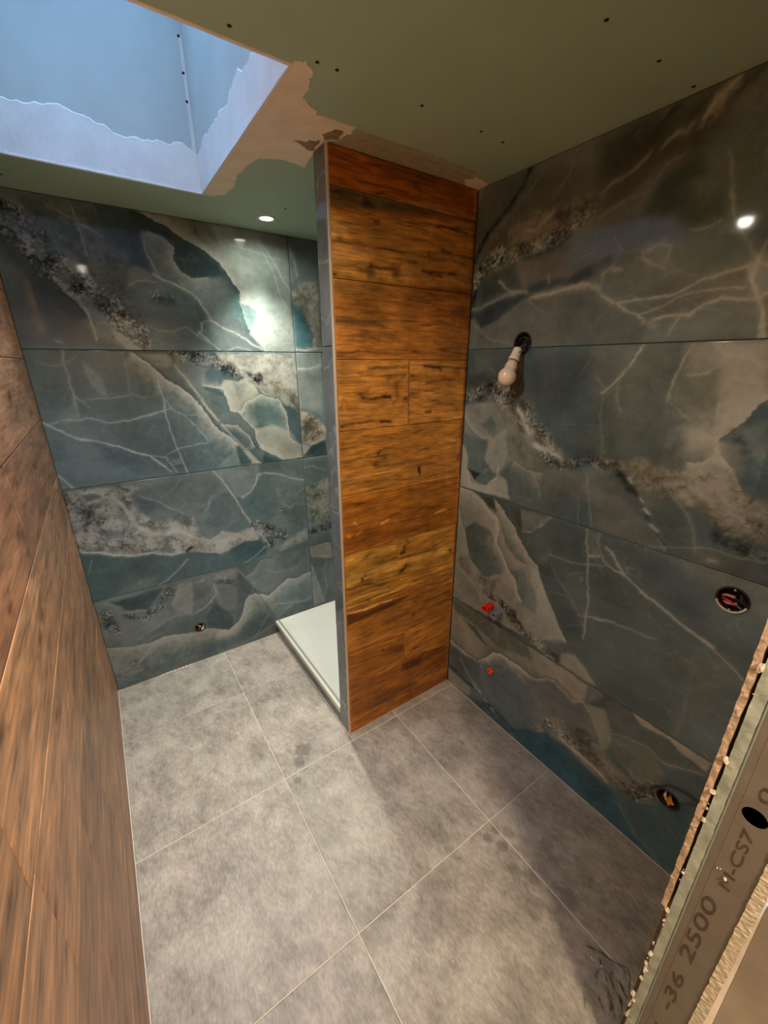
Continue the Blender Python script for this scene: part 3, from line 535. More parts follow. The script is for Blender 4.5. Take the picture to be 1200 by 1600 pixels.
W V 70,52,30 .006 .6|0.937,2.223 0.996,2.223 1.037,2.223
W V 150,86,34 .008 .8|0.935,2.184 0.984,2.179 1.068,2.179 1.100,2.169
W F 120,66,24 .012 .9|1.095,2.172 1.117,2.172 1.111,2.159 1.095,2.160
W V 150,88,34 .006 .8|1.117,2.176 1.169,2.184 1.278,2.188 1.480,2.201
W V 110,60,24 .01 .7|1.375,2.195 1.451,2.197 1.525,2.190
W F 210,160,92 .02 .7|0.934,2.154 0.983,2.143 0.987,2.114 0.931,2.098
W V 100,60,26 .006 .8|0.935,2.089 0.971,2.090 1.044,2.090 1.128,2.091 1.230,2.093
W F 96,76,48 .008 .7|0.951,2.103 0.971,2.106 0.971,2.094 0.955,2.090
W F 204,146,84 .02 .7|0.935,2.080 1.100,2.085 1.099,2.056 0.938,2.038
W V 140,80,34 .006 .7|1.217,2.138 1.318,2.139 1.414,2.125
W V 96,50,20 .008 .8|1.400,2.118 1.443,2.117
W V 130,74,30 .006 .8|1.333,2.106 1.340,2.089
W F 104,78,50 .014 .7|1.059,2.027 1.088,2.034 1.099,2.010 1.070,1.990
W V 74,44,24 .008 .9|1.079,2.035 1.122,2.032 1.182,2.034
W F 120,76,40 .012 .8|1.163,2.047 1.212,2.054 1.200,2.012 1.176,2.009
W V 80,36,16 .008 .9|1.309,2.042 1.391,2.044 1.477,2.048
W V 80,36,16 .006 .8|1.336,2.034 1.406,2.034
W V 110,60,24 .006 .7|1.243,2.064 1.282,2.066
W V 40,28,18 .006 .9|0.932,1.997 0.943,1.995
W V 150,92,40 .006 .6|0.932,2.023 1.021,2.027 1.053,2.010
W F 158,98,44 .01 1|0.931,1.982 1.553,1.986 1.554,1.737 0.931,1.734
W F 134,94,52 .02 .7|0.936,1.977 1.124,1.983 1.118,1.950 0.934,1.939
W F 84,62,38 .012 .7|0.933,1.874 1.000,1.870 1.117,1.855 1.106,1.846 0.932,1.846
W F 170,106,50 .03 .6|1.163,1.933 1.513,1.944 1.543,1.850 1.163,1.826
W V 180,124,70 .005 .6|1.129,1.897 1.197,1.906
W V 190,126,66 .004 .7|1.442,1.953 1.437,1.934 1.452,1.912 1.468,1.932 1.466,1.959
W V 110,62,26 .005 .6|0.947,1.811 1.051,1.810 1.187,1.819
W V 116,70,30 .006 .6|1.023,1.763 1.128,1.755 1.338,1.762 1.536,1.760
W V 100,60,26 .006 .7|0.935,1.753 0.996,1.756 1.023,1.763
W V 130,80,36 .006 .5|0.951,1.906 1.053,1.905 1.186,1.884
W F 192,126,60 .008 1|0.933,1.732 1.249,1.732 1.252,1.484 0.933,1.484
W V 80,60,36 .012 .7|1.065,1.700 1.152,1.706 1.243,1.712
W V 84,52,26 .012 .7|1.152,1.669 1.182,1.668
W V 110,70,34 .008 .6|1.026,1.680 1.105,1.674 1.238,1.677
W V 130,76,32 .008 .6|0.940,1.655 1.048,1.657
W V 70,38,18 .009 .9|1.030,1.603 1.075,1.594 1.116,1.599 1.140,1.603
W F 48,26,18 .006 .9|1.134,1.603 1.167,1.604 1.167,1.590 1.137,1.594
W V 90,50,22 .008 .7|1.013,1.613 1.058,1.620
W F 84,50,24 .01 .8|1.227,1.592 1.252,1.591 1.246,1.576 1.230,1.580
W V 120,70,30 .01 .6|1.176,1.572 1.201,1.591 1.191,1.644 1.238,1.681
W V 140,84,34 .012 .6|0.941,1.562 0.954,1.597 0.974,1.569
W V 60,40,20 .008 .95|0.944,1.499 0.994,1.507 1.045,1.509 1.121,1.507 1.168,1.502
W F 190,126,62 .008 1|1.257,1.732 1.554,1.733 1.561,1.482 1.260,1.486
W V 70,36,20 .009 .9|1.334,1.709 1.389,1.705 1.410,1.702
W V 120,66,30 .006 .8|1.409,1.709 1.418,1.689 1.427,1.704
W F 160,98,44 .02 .7|1.263,1.676 1.556,1.672 1.556,1.645 1.264,1.647
W V 206,150,84 .006 .7|1.264,1.647 1.317,1.643 1.357,1.647
W V 120,70,32 .006 .7|1.350,1.645 1.427,1.653 1.507,1.657
W F 84,46,22 .008 .9|1.342,1.533 1.376,1.536 1.374,1.523 1.345,1.522
W V 150,92,42 .006 .6|1.266,1.578 1.334,1.549 1.405,1.534
W V 140,84,40 .005 .6|1.332,1.590 1.403,1.566 1.508,1.550
W F 172,112,50 .006 1|0.933,1.480 1.553,1.479 1.559,1.221 0.934,1.229
W F 60,34,18 .008 .95|1.101,1.385 1.115,1.388 1.115,1.376 1.104,1.373
W F 84,50,26 .014 .9|1.073,1.339 1.095,1.348 1.118,1.325 1.084,1.325
W V 110,66,30 .008 .7|1.040,1.355 1.078,1.352 1.112,1.348
W V 120,72,32 .005 .7|1.046,1.380 1.101,1.380
W F 48,26,16 .006 .95|1.312,1.296 1.325,1.297 1.329,1.262 1.319,1.258 1.310,1.280
W V 140,88,40 .006 .7|1.288,1.309 1.321,1.308
W V 196,142,76 .008 .7|0.937,1.297 1.055,1.293 1.171,1.300 1.282,1.295
W V 120,74,32 .005 .7|0.943,1.433 1.113,1.431 1.254,1.429
W V 120,74,32 .005 .6|1.147,1.397 1.255,1.379 1.424,1.391
W V 190,136,74 .006 .6|1.424,1.391 1.531,1.388
W F 120,70,30 .012 .8|1.537,1.314 1.563,1.314 1.561,1.295 1.542,1.297
W V 130,80,36 .006 .6|0.937,1.278 1.112,1.269 1.310,1.243 1.549,1.251
W F 134,80,30 .006 1|0.933,1.225 1.556,1.222 1.560,0.977 0.932,0.979
W F 112,62,22 .03 .7|0.939,1.076 1.110,1.056 1.346,1.007 1.559,0.983 0.935,0.982
W V 190,126,66 .008 .8|1.123,1.075 1.160,1.083
W V 180,118,60 .008 .7|0.984,1.111 1.000,1.097
W V 180,118,60 .008 .7|0.955,1.056 0.965,1.051
W V 170,108,52 .007 .6|0.999,1.051 1.022,1.066
W V 176,112,56 .006 .8|1.422,1.061 1.488,1.065
W V 100,54,20 .006 .6|1.069,1.061 1.160,1.061 1.303,1.063
W V 110,60,22 .006 .6|0.938,1.182 1.111,1.183 1.366,1.180
W F 174,118,52 .006 1|0.934,0.973 1.559,0.971 1.557,0.725 1.200,0.715 0.936,0.714
W F 196,142,68 .02 .8|0.933,0.960 1.110,0.964 1.197,0.965 1.198,0.935 0.936,0.912
W F 200,146,72 .02 .8|0.935,0.879 1.198,0.874 1.558,0.856 1.556,0.828 1.281,0.835 0.938,0.824
W F 134,82,32 .01 .8|1.072,0.886 1.198,0.884 1.371,0.884 1.468,0.874 1.443,0.859 1.256,0.873
W F 50,30,18 .008 .95|1.218,0.910 1.244,0.913 1.253,0.900 1.227,0.896
W F 96,64,32 .01 .9|1.237,0.940 1.255,0.940 1.255,0.915 1.238,0.914
W V 80,46,22 .01 .9|1.260,0.962 1.266,0.945
W V 96,54,22 .008 .8|1.175,0.888 1.204,0.896
W V 66,36,18 .012 .95|1.225,0.809 1.245,0.819 1.257,0.836
W F 84,44,20 .008 .9|1.272,0.829 1.284,0.828 1.281,0.818
W F 70,38,20 .008 .95|1.011,0.845 1.027,0.845 1.026,0.830 1.014,0.821
W V 110,70,30 .008 .8|1.029,0.847 1.040,0.846
W F 70,40,20 .01 .9|1.524,0.848 1.545,0.840 1.543,0.824 1.532,0.832
W V 84,54,24 .006 .8|0.935,0.813 1.003,0.810 1.076,0.799
W V 120,78,34 .006 .7|1.076,0.799 1.199,0.801 1.344,0.778 1.550,0.767
W V 120,78,34 .006 .7|1.054,0.754 1.120,0.753 1.247,0.743 1.410,0.735 1.553,0.732
W V 206,156,86 .006 .7|0.935,0.745 1.054,0.754 1.200,0.731 1.283,0.731
W V 76,48,22 .008 .8|1.043,0.727 1.053,0.718
W F 138,86,36 .006 1|0.936,0.714 1.200,0.715 1.557,0.725 1.561,0.474 1.252,0.479 0.933,0.562
W V 200,150,90 .006 .9|0.938,0.690 1.021,0.683 1.108,0.682 1.177,0.679
W F 84,46,18 .01 .95|0.937,0.683 1.026,0.675 1.119,0.673 1.297,0.670 1.249,0.654 1.119,0.635 0.935,0.631
W V 110,64,26 .008 .7|1.200,0.688 1.348,0.682 1.558,0.665
W V 200,140,80 .006 .6|1.509,0.657 1.558,0.659
W V 84,48,20 .008 .9|1.315,0.622 1.324,0.612
W F 80,46,20 .01 .9|1.304,0.559 1.323,0.557 1.314,0.534 1.298,0.538
W V 160,104,50 .006 .7|1.288,0.541 1.300,0.560 1.333,0.560
W F 90,54,24 .006 .9|1.228,0.576 1.239,0.575 1.238,0.564
W V 110,66,28 .006 .7|0.939,0.603 1.051,0.589 1.201,0.564
W V 110,66,28 .006 .7|1.252,0.479 1.355,0.479 1.558,0.468
W F 128,76,30 .006 1|0.931,0.492 1.252,0.462 1.258,0.318 1.130,0.279 0.935,0.335
W F 150,94,40 .006 1|1.262,0.464 1.558,0.467 1.562,0.259 1.397,0.279 1.265,0.295
W F 96,54,20 .012 .8|1.124,0.422 1.191,0.404 1.253,0.395 1.254,0.345 1.203,0.359 1.142,0.396
W F 60,34,18 .008 .9|1.115,0.423 1.130,0.419 1.133,0.403 1.118,0.410
W V 150,96,44 .006 .7|1.106,0.424 1.118,0.434 1.148,0.417
W V 96,54,22 .006 .8|0.943,0.413 1.048,0.404 1.118,0.395
W V 170,110,50 .006 .6|0.940,0.466 1.049,0.456 1.252,0.444
W F 80,40,16 .01 .9|1.362,0.282 1.397,0.286 1.404,0.276 1.376,0.276
W F 84,44,18 .015 .9|1.243,0.274 1.308,0.275 1.377,0.262 1.358,0.219 1.283,0.216 1.243,0.235
W V 100,56,22 .008 .8|1.482,0.287 1.503,0.298 1.515,0.293
W F 122,70,28 .006 1|0.935,0.335 1.130,0.279 1.262,0.303 1.558,0.253 1.571,0.008 1.207,0.008 0.935,-0.003
W F 84,44,18 .015 .9|1.243,0.274 1.308,0.275 1.377,0.262 1.358,0.212 1.283,0.216 1.243,0.235
W F 100,58,24 .012 .8|0.962,0.310 0.990,0.313 0.998,0.297 0.972,0.292
W V 90,52,22 .006 .7|1.124,0.270 1.148,0.280
W F 92,52,20 .03 .8|0.936,0.214 1.045,0.204 1.232,0.136 1.327,0.113 1.300,0.087 1.104,0.087 0.933,0.109
W F 150,90,38 .015 .8|1.340,0.127 1.390,0.108 1.440,0.110 1.561,0.107 1.564,0.062 1.384,0.076 1.341,0.085
W V 150,90,40 .008 .6|1.206,0.063 1.260,0.067 1.272,0.101 1.327,0.093
W V 84,44,18 .012 .8|1.301,0.023 1.308,0.055 1.293,0.090
W V 150,96,44 .006 .6|0.943,0.084 1.043,0.076 1.142,0.079
'''
OPS = {}
for ln in OPDATA.strip().split('\n'):
    a, b = ln.split('|'); wds = a.split()
    pts = [tuple(map(float, q.split(','))) for q in b.split()]
    OPS.setdefault(wds[0], []).append((wds[1], wds[2:], pts))
def c3(s): return lin([float(v) for v in s.split(',')])
def rocktex(U, V, s=3):
    a = fbm(U, V, 13, 4, s); b = np.abs(fbm(U+.01*a, V, 30, 3, s+9)); c = fbm(U, V, 75, 3, s+21)
    e = fbm(U, V, 120, 2, s+33)
    t = .40+.85*a+.62*c+.40*e+.30*b-.40*np.exp(-(b/.07)**2)
    t = np.clip(t, 0, 1)[:, None]
    d, g, l = lin((30, 33, 33)), lin((104, 106, 101)), lin((196, 194, 180))
    return np.where(t < .5, d+(g-d)*(t*2), g+(l-g)*(t*2-1))
def paint(key, U, V, col, wamp=1.0):
    """lays the traced veins, cells and rock bands of one tile over its ground colour"""
    wu = U + wamp*(.006*fbm(U, V, 14, 3, 5)+.0025*fbm(U, V, 70, 2, 6))
    wv = V + wamp*(.006*fbm(U, V, 14, 3, 7)+.0025*fbm(U, V, 70, 2, 8))
    rock = np.zeros(len(U))
    for op, a, pts in OPS.get(key, []):
        P = np.array(pts); 
        if op == 'F': m = float(a[1])
        elif op == 'K': m = float(a[2])
        elif op == 'E': m = 3.2*max(float(a[1]), float(a[4]))
        elif op == 'V': m = 2.6*float(a[1])
        else: m = 1.6*float(a[0])
        m += .012
        k = np.nonzero((U > P[:, 0].min()-m) & (U < P[:, 0].max()+m) & (V > P[:, 1].min()-m) & (V < P[:, 1].max()+m))[0]
        if not len(k): continue
        x, y = wu[k], wv[k]
        if op in 'FK':
            d, _, _ = segdist(x, y, pts, True); ins = inside(x, y, pts)
            sd = np.where(ins, d, -d); soft = float(a[1] if op == 'F' else a[2])
            al = float(a[2] if op == 'F' else a[3])*ss(.5+sd/(soft*1.3+.005))
            if op == 'F':
                lum = float(c3(a[0]).sum())/3
                rim = np.exp(-(np.maximum(sd, 0)/.022))*np.clip(.5+1.2*fbm(x, y, 9, 2, 33), 0, 1)
                c = c3(a[0])[None, :]*(1+.22*fbm(x, y, 7, 3, 30)+.12*fbm(x, y, 28, 3, 31)+(.35 if lum > .18 else .2)*rim-.08)[:, None]
            else:
                q_ = fbm(x, y, 10, 4, 40); t = np.clip(.42+.9*q_+.9*np.abs(fbm(x+.02*q_, y, 18, 4, 44))-.45*np.exp(-(np.abs(fbm(x, y+.02*q_, 24, 3, 47))/.07)**2), 0, 1)[:, None]
                c = c3(a[0])*(1-t)+c3(a[1])*t
            col[k] = col[k]*(1-al[:, None])+c*al[:, None]
            if op == 'K': rock[k] = np.maximum(rock[k], .25*al)
        elif op == 'V':
            wd = float(a[1])
            d, _, ov = segdist(x, y, pts); mod = .75+.5*fbm(x, y, 25, 2, 51)
            al = float(a[2])*np.exp(-(d/(wd*.52))**2)*np.clip(mod, .25, 1.2)
            al = np.clip(al+.18*float(a[2])*np.exp(-(d/(wd*1.6))**2), 0, 1)[:, None]
            cv = c3(a[0]); cv = np.minimum(cv*1.22, .85) if cv.sum() > .5 and key != 'W' else cv
            col[k] = col[k]*(1-al)+cv*al
        elif op == 'E':
            d, s, ov = segdist(x, y, pts); f = np.exp(-(np.maximum(ov, 0)/.012)**2)
            nz = 1+.5*fbm(x, y, 30, 2, 61)
            la = np.where(s > 0, np.minimum(1.0, float(a[2])*1.2)*np.exp(-d/(float(a[1])*nz*1.15)), 0)*f
            lb = np.where(s <= 0, float(a[5])*np.exp(-d/float(a[4])), 0)*f
            col[k] = col[k]*(1-la[:, None])+np.minimum(c3(a[0])*1.2, .85)*la[:, None]
            col[k] = col[k]*(1-lb[:, None])+c3(a[3])*lb[:, None]
        elif op == 'R':
            hw = float(a[0]); d, _, ov = segdist(x, y, pts)
            e = d/(hw*(1+.45*fbm(x, y, 20, 3, 71)))
            cl = np.clip(.78+.9*fbm(x, y, 16, 3, 73), .15, 1); al = float(a[1])*ss(1.5-e*1.0)*cl
            c = rocktex(x, y)*(np.array([.80, .70, .58]) if key[0] == 'R' else 1.0)
            col[k] = col[k]*(1-al[:, None])+c*al[:, None]
            rock[k] = np.maximum(rock[k], al)
    return rock
GAIN = {'B': 1.2, 'C': 1.0, 'R': 1.42, 'P': .9, 'W': 1.1, 'L': 1.5, 'S': .94}
STONE = (.145, .185, .178)       # mean colour of the marble-look tiles
def marble(key, base, U, V):
    n = fbm(U, V, 3.5, 4, ord(key[0])+7*ord(key[1])); n2 = fbm(U*.6, V*1.6, 9, 3, 90+ord(key[1]))
    b = lin(base)[None, :]*(1+.28*n+.12*n2)[:, None]
    col = np.clip(b, .004, 1)
    v = np.abs(fbm(U+.03*n, V, 5, 3, 17+ord(key[1]))); al = (.22*np.exp(-(v/.012)**2)*np.clip(.5+n2*1.5, 0, 1))[:, None]
    col = col*(1-al)+lin((150, 158, 152))*al
    rock = paint(key, U, V, col)
    # smoky depth of the stone and hair veins over everything
    s0 = 200+ord(key[0])*3+ord(key[1]); q1 = fbm(U, V, 5, 5, s0)
    col = col*(1+.22*q1+.10*fbm(U*.7+.1*q1, V, 22, 4, s0+5))[:, None]
    for f_, a_, w_ in ((3.2, .34, .010), (7.0, .22, .012)):
        hv = np.abs(fbm(U+.05*q1, V-.05*q1, f_, 3, s0+int(f_*10))); mk = np.clip(.3+1.6*fbm(U, V, 4, 2, s0+50), 0, 1)
        al = (a_*np.exp(-(hv/w_)**2)*mk)[:, None]; L = (col*[.2126, .7152, .0722]).sum(1)[:, None]
        col = col*(1-al)+np.clip(L*1.9+.03, 0, .7)*np.array([1, 1, .93])*al
    # every tile is the same stone: level it and take out most of the traced-in light fall-off (some stays), keep the pattern
    L = np.maximum((col*[.2126, .7152, .0722]).sum(1), .002); X = np.stack([U-U.mean(), V-V.mean(), np.ones(len(U))], 1)
    k, *_ = np.linalg.lstsq(X[::7], np.log(L[::7]), rcond=None)
    col = col*np.exp(-.75*(X[:, :2] @ k[:2]))[:, None]
    col = col*(np.array(STONE)/col.mean(0))[None, :]
    L = np.maximum((col*[.2126, .7152, .0722]).sum(1), .002)[:, None]; col = col*(L/np.median(L))**.16
    cap = .62
    col = cap*(1-np.exp(-np.maximum(col, .003)*1.1/cap))       # pale glaze is never whiter than this
    return np.clip(col, .003, .92), rock

# ------------------------------------------------------------------ mesh helpers
def tag(o, label=None, cat=None, group=None, kind=None):
    if label: o['label'] = label
    if cat: o['category'] = cat
    if group: o['group'] = group
    if kind: o['kind'] = kind
    return o
def link(name, me, mats=(), parent=None, loc=(0, 0, 0)):
    o = bpy.data.objects.new(name, me); col.objects.link(o)
    for m in (mats if isinstance(mats, (list, tuple)) else [mats]): me.materials.append(m)
    o.location = loc
    if parent is not None: o.parent = parent
    return o
def empty(name, loc=(0, 0, 0)):
    o = bpy.data.objects.new(name, None); col.objects.link(o); o.location = loc; o.empty_display_size = .05
    return o
def np_mesh(name, verts, quads):
    me = bpy.data.meshes.new(name)
    me.vertices.add(len(verts)); me.vertices.foreach_set('co', np.asarray(verts, np.float32).ravel())
    n = len(quads); me.loops.add(4*n); me.loops.foreach_set('vertex_index', np.asarray(quads, np.int32).ravel())
    me.polygons.add(n); me.polygons.foreach_set('loop_start', np.arange(0, 4*n, 4, dtype=np.int32))
    me.polygons.foreach_set('loop_total', np.full(n, 4, np.int32))
    me.update(calc_edges=True); me.validate()
    return me
def panel(name, parent, org, ud, vd, u0, u1, v0, v1, depth, step, colfn, mats, holes=(), stepv=None):
    """a tile: a fine painted face in the plane org+u*ud+v*vd, and a skirt of its own thickness behind it"""
    ud, vd = np.array(ud, float), np.array(vd, float); nrm = np.cross(ud, vd)
    nu = max(3, int(round((u1-u0)/step))); nv = max(3, int(round((v1-v0)/(stepv or step))))
    e = .0007                                       # eased edge
    u = np.concatenate([[u0], np.linspace(u0+e, u1-e, nu-1), [u1]]); v = np.concatenate([[v0], np.linspace(v0+e, v1-e, nv-1), [v1]])
    UU, VV = np.meshgrid(u, v, indexing='ij'); U, V = UU.ravel(), VV.ravel()
    cu, cv = (u0+u1)/2, (v0+v1)/2
    ctr = np.array(org, float)+cu*ud+cv*vd
    P = (U-cu)[:, None]*ud+(V-cv)[:, None]*vd
    b = .0007
    edge = (np.abs(U-u0) < 1e-9) | (np.abs(U-u1) < 1e-9) | (np.abs(V-v0) < 1e-9) | (np.abs(V-v1) < 1e-9)
    P[edge] -= nrm*b
    I = np.arange((nu+1)*(nv+1)).reshape(nu+1, nv+1)
    q = np.stack([I[:-1, :-1], I[1:, :-1], I[1:, 1:], I[:-1, 1:]], -1).reshape(-1, 4)
    if holes:
        mu = (UU[:-1, :-1]+UU[1:, 1:]).ravel()/2; mv = (VV[:-1, :-1]+VV[1:, 1:]).ravel()/2; keep = np.ones(len(q), bool)
        for hu, hv, hr in holes: keep &= (mu-hu)**2+(mv-hv)**2 > hr*hr
        q = q[keep]
    ring = np.concatenate([I[:, 0], I[-1, 1:], I[-2::-1, -1], I[0, -2:0:-1]])
    nb = len(ring); base = len(P)
    P2 = np.concatenate([P, P[ring]-nrm*(depth-b)])
    r2 = base+np.arange(nb); rn = np.roll(ring, -1); r2n = np.roll(r2, -1)
    sk = np.stack([ring, r2, r2n, rn], -1)
    me = np_mesh(name, P2, np.concatenate([q, sk]))
    c, rock = colfn(U, V)
    A = np.ones((len(P2), 4), np.float32); A[:len(P), :3] = c; A[:len(P), 3] = rock; A[base:, :3] = c[ring]; A[base:, 3] = 0
    ca = me.color_attributes.new('Col', 'FLOAT_COLOR', 'POINT'); ca.data.foreach_set('color', A.ravel())
    o = link(name, me, mats, parent, ctr-np.array(parent.location) if parent is not None else ctr)
    if len(me.materials) > 1 and len(me.polygons) == len(q)+nb:
        mi = np.zeros(len(q)+nb, np.int32); mi[len(q):] = 1; me.polygons.foreach_set('material_index', mi)
    return o
def bm_obj(name, bm, mats, parent=None, loc=(0, 0, 0), smooth=False):
    me = bpy.data.meshes.new(name); bm.normal_update(); bm.to_mesh(me); bm.free()
    if smooth: me.shade_smooth()
    return link(name, me, mats, parent, loc)
def box(bm, a, b):
    x0, y0, z0 = a; x1, y1, z1 = b
    vs = [bm.verts.new(p) for p in ((x0,y0,z0),(x1,y0,z0),(x1,y1,z0),(x0,y1,z0),(x0,y0,z1),(x1,y0,z1),(x1,y1,z1),(x0,y1,z1))]
    for f in ((0,3,2,1),(4,5,6,7),(0,1,5,4),(1,2,6,5),(2,3,7,6),(3,0,4,7)): bm.faces.new([vs[i] for i in f])
def box_obj(name, a, b, mat, parent=None, bev=0):
    c = [(a[i]+b[i])/2 for i in range(3)]
    bm = bmesh.new(); box(bm, [min(a[i], b[i])-c[i] for i in range(3)], [max(a[i], b[i])-c[i] for i in range(3)])
    if bev: bmesh.ops.bevel(bm, geom=bm.edges[:], offset=bev, segments=2, affect='EDGES', profile=.5)
    return bm_obj(name, bm, mat, parent, c)
def lathe(bm, prof, M=Matrix(), seg=28, cap0=True, cap1=True):
    rings = []
    for r, z in prof:
        rings.append([bm.verts.new(M @ Vector((r*math.cos(2*math.pi*i/seg), r*math.sin(2*math.pi*i/seg), z))) for i in range(seg)])
    for a, b in zip(rings, rings[1:]):
        for i in range(seg): bm.faces.new((a[i], a[(i+1) % seg], b[(i+1) % seg], b[i]))
    if cap0: bm.faces.new(rings[0][::-1])
    if cap1: bm.faces.new(rings[-1])
def tube(bm, pts, r, seg=8):
    pts = [Vector(p) for p in pts]; rings = []
    for i, p in enumerate(pts):
        t = (pts[min(i+1, len(pts)-1)]-pts[max(i-1, 0)]).normalized()
        a = t.orthogonal().normalized() if i == 0 else (rings[-1][1]-rings[-1][1].dot(t)*t).normalized()
        b = t.cross(a)
        rings.append(([bm.verts.new(p+r*(math.cos(2*math.pi*k/seg)*a+math.sin(2*math.pi*k/seg)*b)) for k in range(seg)], a))
    for (A, _), (B, _) in zip(rings, rings[1:]):
        for k in range(seg): bm.faces.new((A[k], A[(k+1) % seg], B[(k+1) % seg], B[k]))
    bm.faces.new(rings[0][0][::-1]); bm.faces.new(rings[-1][0])
def curvy(pts, n=6):
    """Catmull-Rom through the points"""
    P = [Vector(p) for p in pts]; P = [2*P[0]-P[1]]+P+[2*P[-1]-P[-2]]; r = []
    for i in range(1, len(P)-2):
        for k in range(n):
            t = k/n
            r.append(.5*((2*P[i])+(P[i+1]-P[i-1])*t+(2*P[i-1]-5*P[i]+4*P[i+1]-P[i+2])*t*t+(3*P[i]-P[i-1]-3*P[i+1]+P[i+2])*t**3))
    return r+[P[-2]]
def axis_to(d, loc=(0, 0, 0)):
    return Matrix.Translation(loc) @ Vector((0, 0, 1)).rotation_difference(Vector(d)).to_matrix().to_4x4()
def slab(name, pts, z0, z1, mat, parent, jag=0.0, f=30, to3=None, sub=10, seed=1):
    """a thin irregular sheet from an outline, edges roughened"""
    out = []; rs = np.random.RandomState(seed)
    for i, p in enumerate(pts):
        q = pts[(i+1) % len(pts)]
        for k in range(sub):
            t = k/sub; x = p[0]+(q[0]-p[0])*t; y = p[1]+(q[1]-p[1])*t
            a = np.array([x]); b = np.array([y])
            out.append((x+jag*float(fbm(a, b, f, 3, seed)[0])+jag*.3*rs.randn(), y+jag*float(fbm(a, b, f, 3, seed+5)[0])+jag*.3*rs.randn()))
    to3 = to3 or (lambda x, y, z: (x, y, z))
    bm = bmesh.new(); A = [bm.verts.new(to3(x, y, z0)) for x, y in out]; B = [bm.verts.new(to3(x, y, z1)) for x, y in out]
    n = len(out)
    for i in range(n): bm.faces.new((A[i], A[(i+1) % n], B[(i+1) % n], B[i]))
    bm.faces.new(A[::-1]); bm.faces.new(B)
    bmesh.ops.triangulate(bm, faces=[f for f in bm.faces if len(f.verts) > 4])
    bmesh.ops.recalc_face_normals(bm, faces=bm.faces)
    c = Vector((0, 0, 0))
    for v in bm.verts: c += v.co
    c /= len(bm.verts)
    for v in bm.verts: v.co -= c
    return bm_obj(name, bm, mat, parent, c)

# ------------------------------------------------------------------ materials
def nodes(name):
    m = bpy.data.materials.new(name); m.use_nodes = True
    nt = m.node_tree; return m, nt, nt.nodes['Principled BSDF']
def N(nt, t, **k):
    n = nt.nodes.new(t)
    for a, b in k.items():
        if a.startswith('i_'): n.inputs[a[2:].replace('_', ' ')].default_value = b
        else: setattr(n, a, b)
    return n
def simple(name, rgb, rough=.6, metal=0, var=.12, scale=25, bump=0.0, bscale=60, alpha=None):
    m, nt, p = nodes(name)
    tc = N(nt, 'ShaderNodeTexCoord'); nz = N(nt, 'ShaderNodeTexNoise'); nz.inputs['Scale'].default_value = scale; nz.inputs['Detail'].default_value = 5
    nt.links.new(tc.outputs['Object'], nz.inputs['Vector'])
    r = N(nt, 'ShaderNodeMapRange'); r.inputs[1].default_value = .3; r.inputs[2].default_value = .7; r.inputs[3].default_value = 1-var; r.inputs[4].default_value = 1+var
    nt.links.new(nz.outputs[0], r.inputs[0])
    mx = N(nt, 'ShaderNodeMix', data_type='RGBA', blend_type='MULTIPLY'); mx.inputs[0].default_value = 1
    c = lin(rgb); mx.inputs[6].default_value = (c[0], c[1], c[2], 1); nt.links.new(r.outputs[0], mx.inputs[7])
    nt.links.new(mx.outputs[2], p.inputs['Base Color'])
    p.inputs['Roughness'].default_value = rough; p.inputs['Metallic'].default_value = metal
    if bump:
        n2 = N(nt, 'ShaderNodeTexNoise'); n2.inputs['Scale'].default_value = bscale; n2.inputs['Detail'].default_value = 4
        nt.links.new(tc.outputs['Object'], n2.inputs['Vector'])
        b = N(nt, 'ShaderNodeBump'); b.inputs['Strength'].default_value = bump; b.inputs['Distance'].default_value = .004
        nt.links.new(n2.outputs[0], b.inputs['Height']); nt.links.new(b.outputs[0], p.inputs['Normal'])
    return m
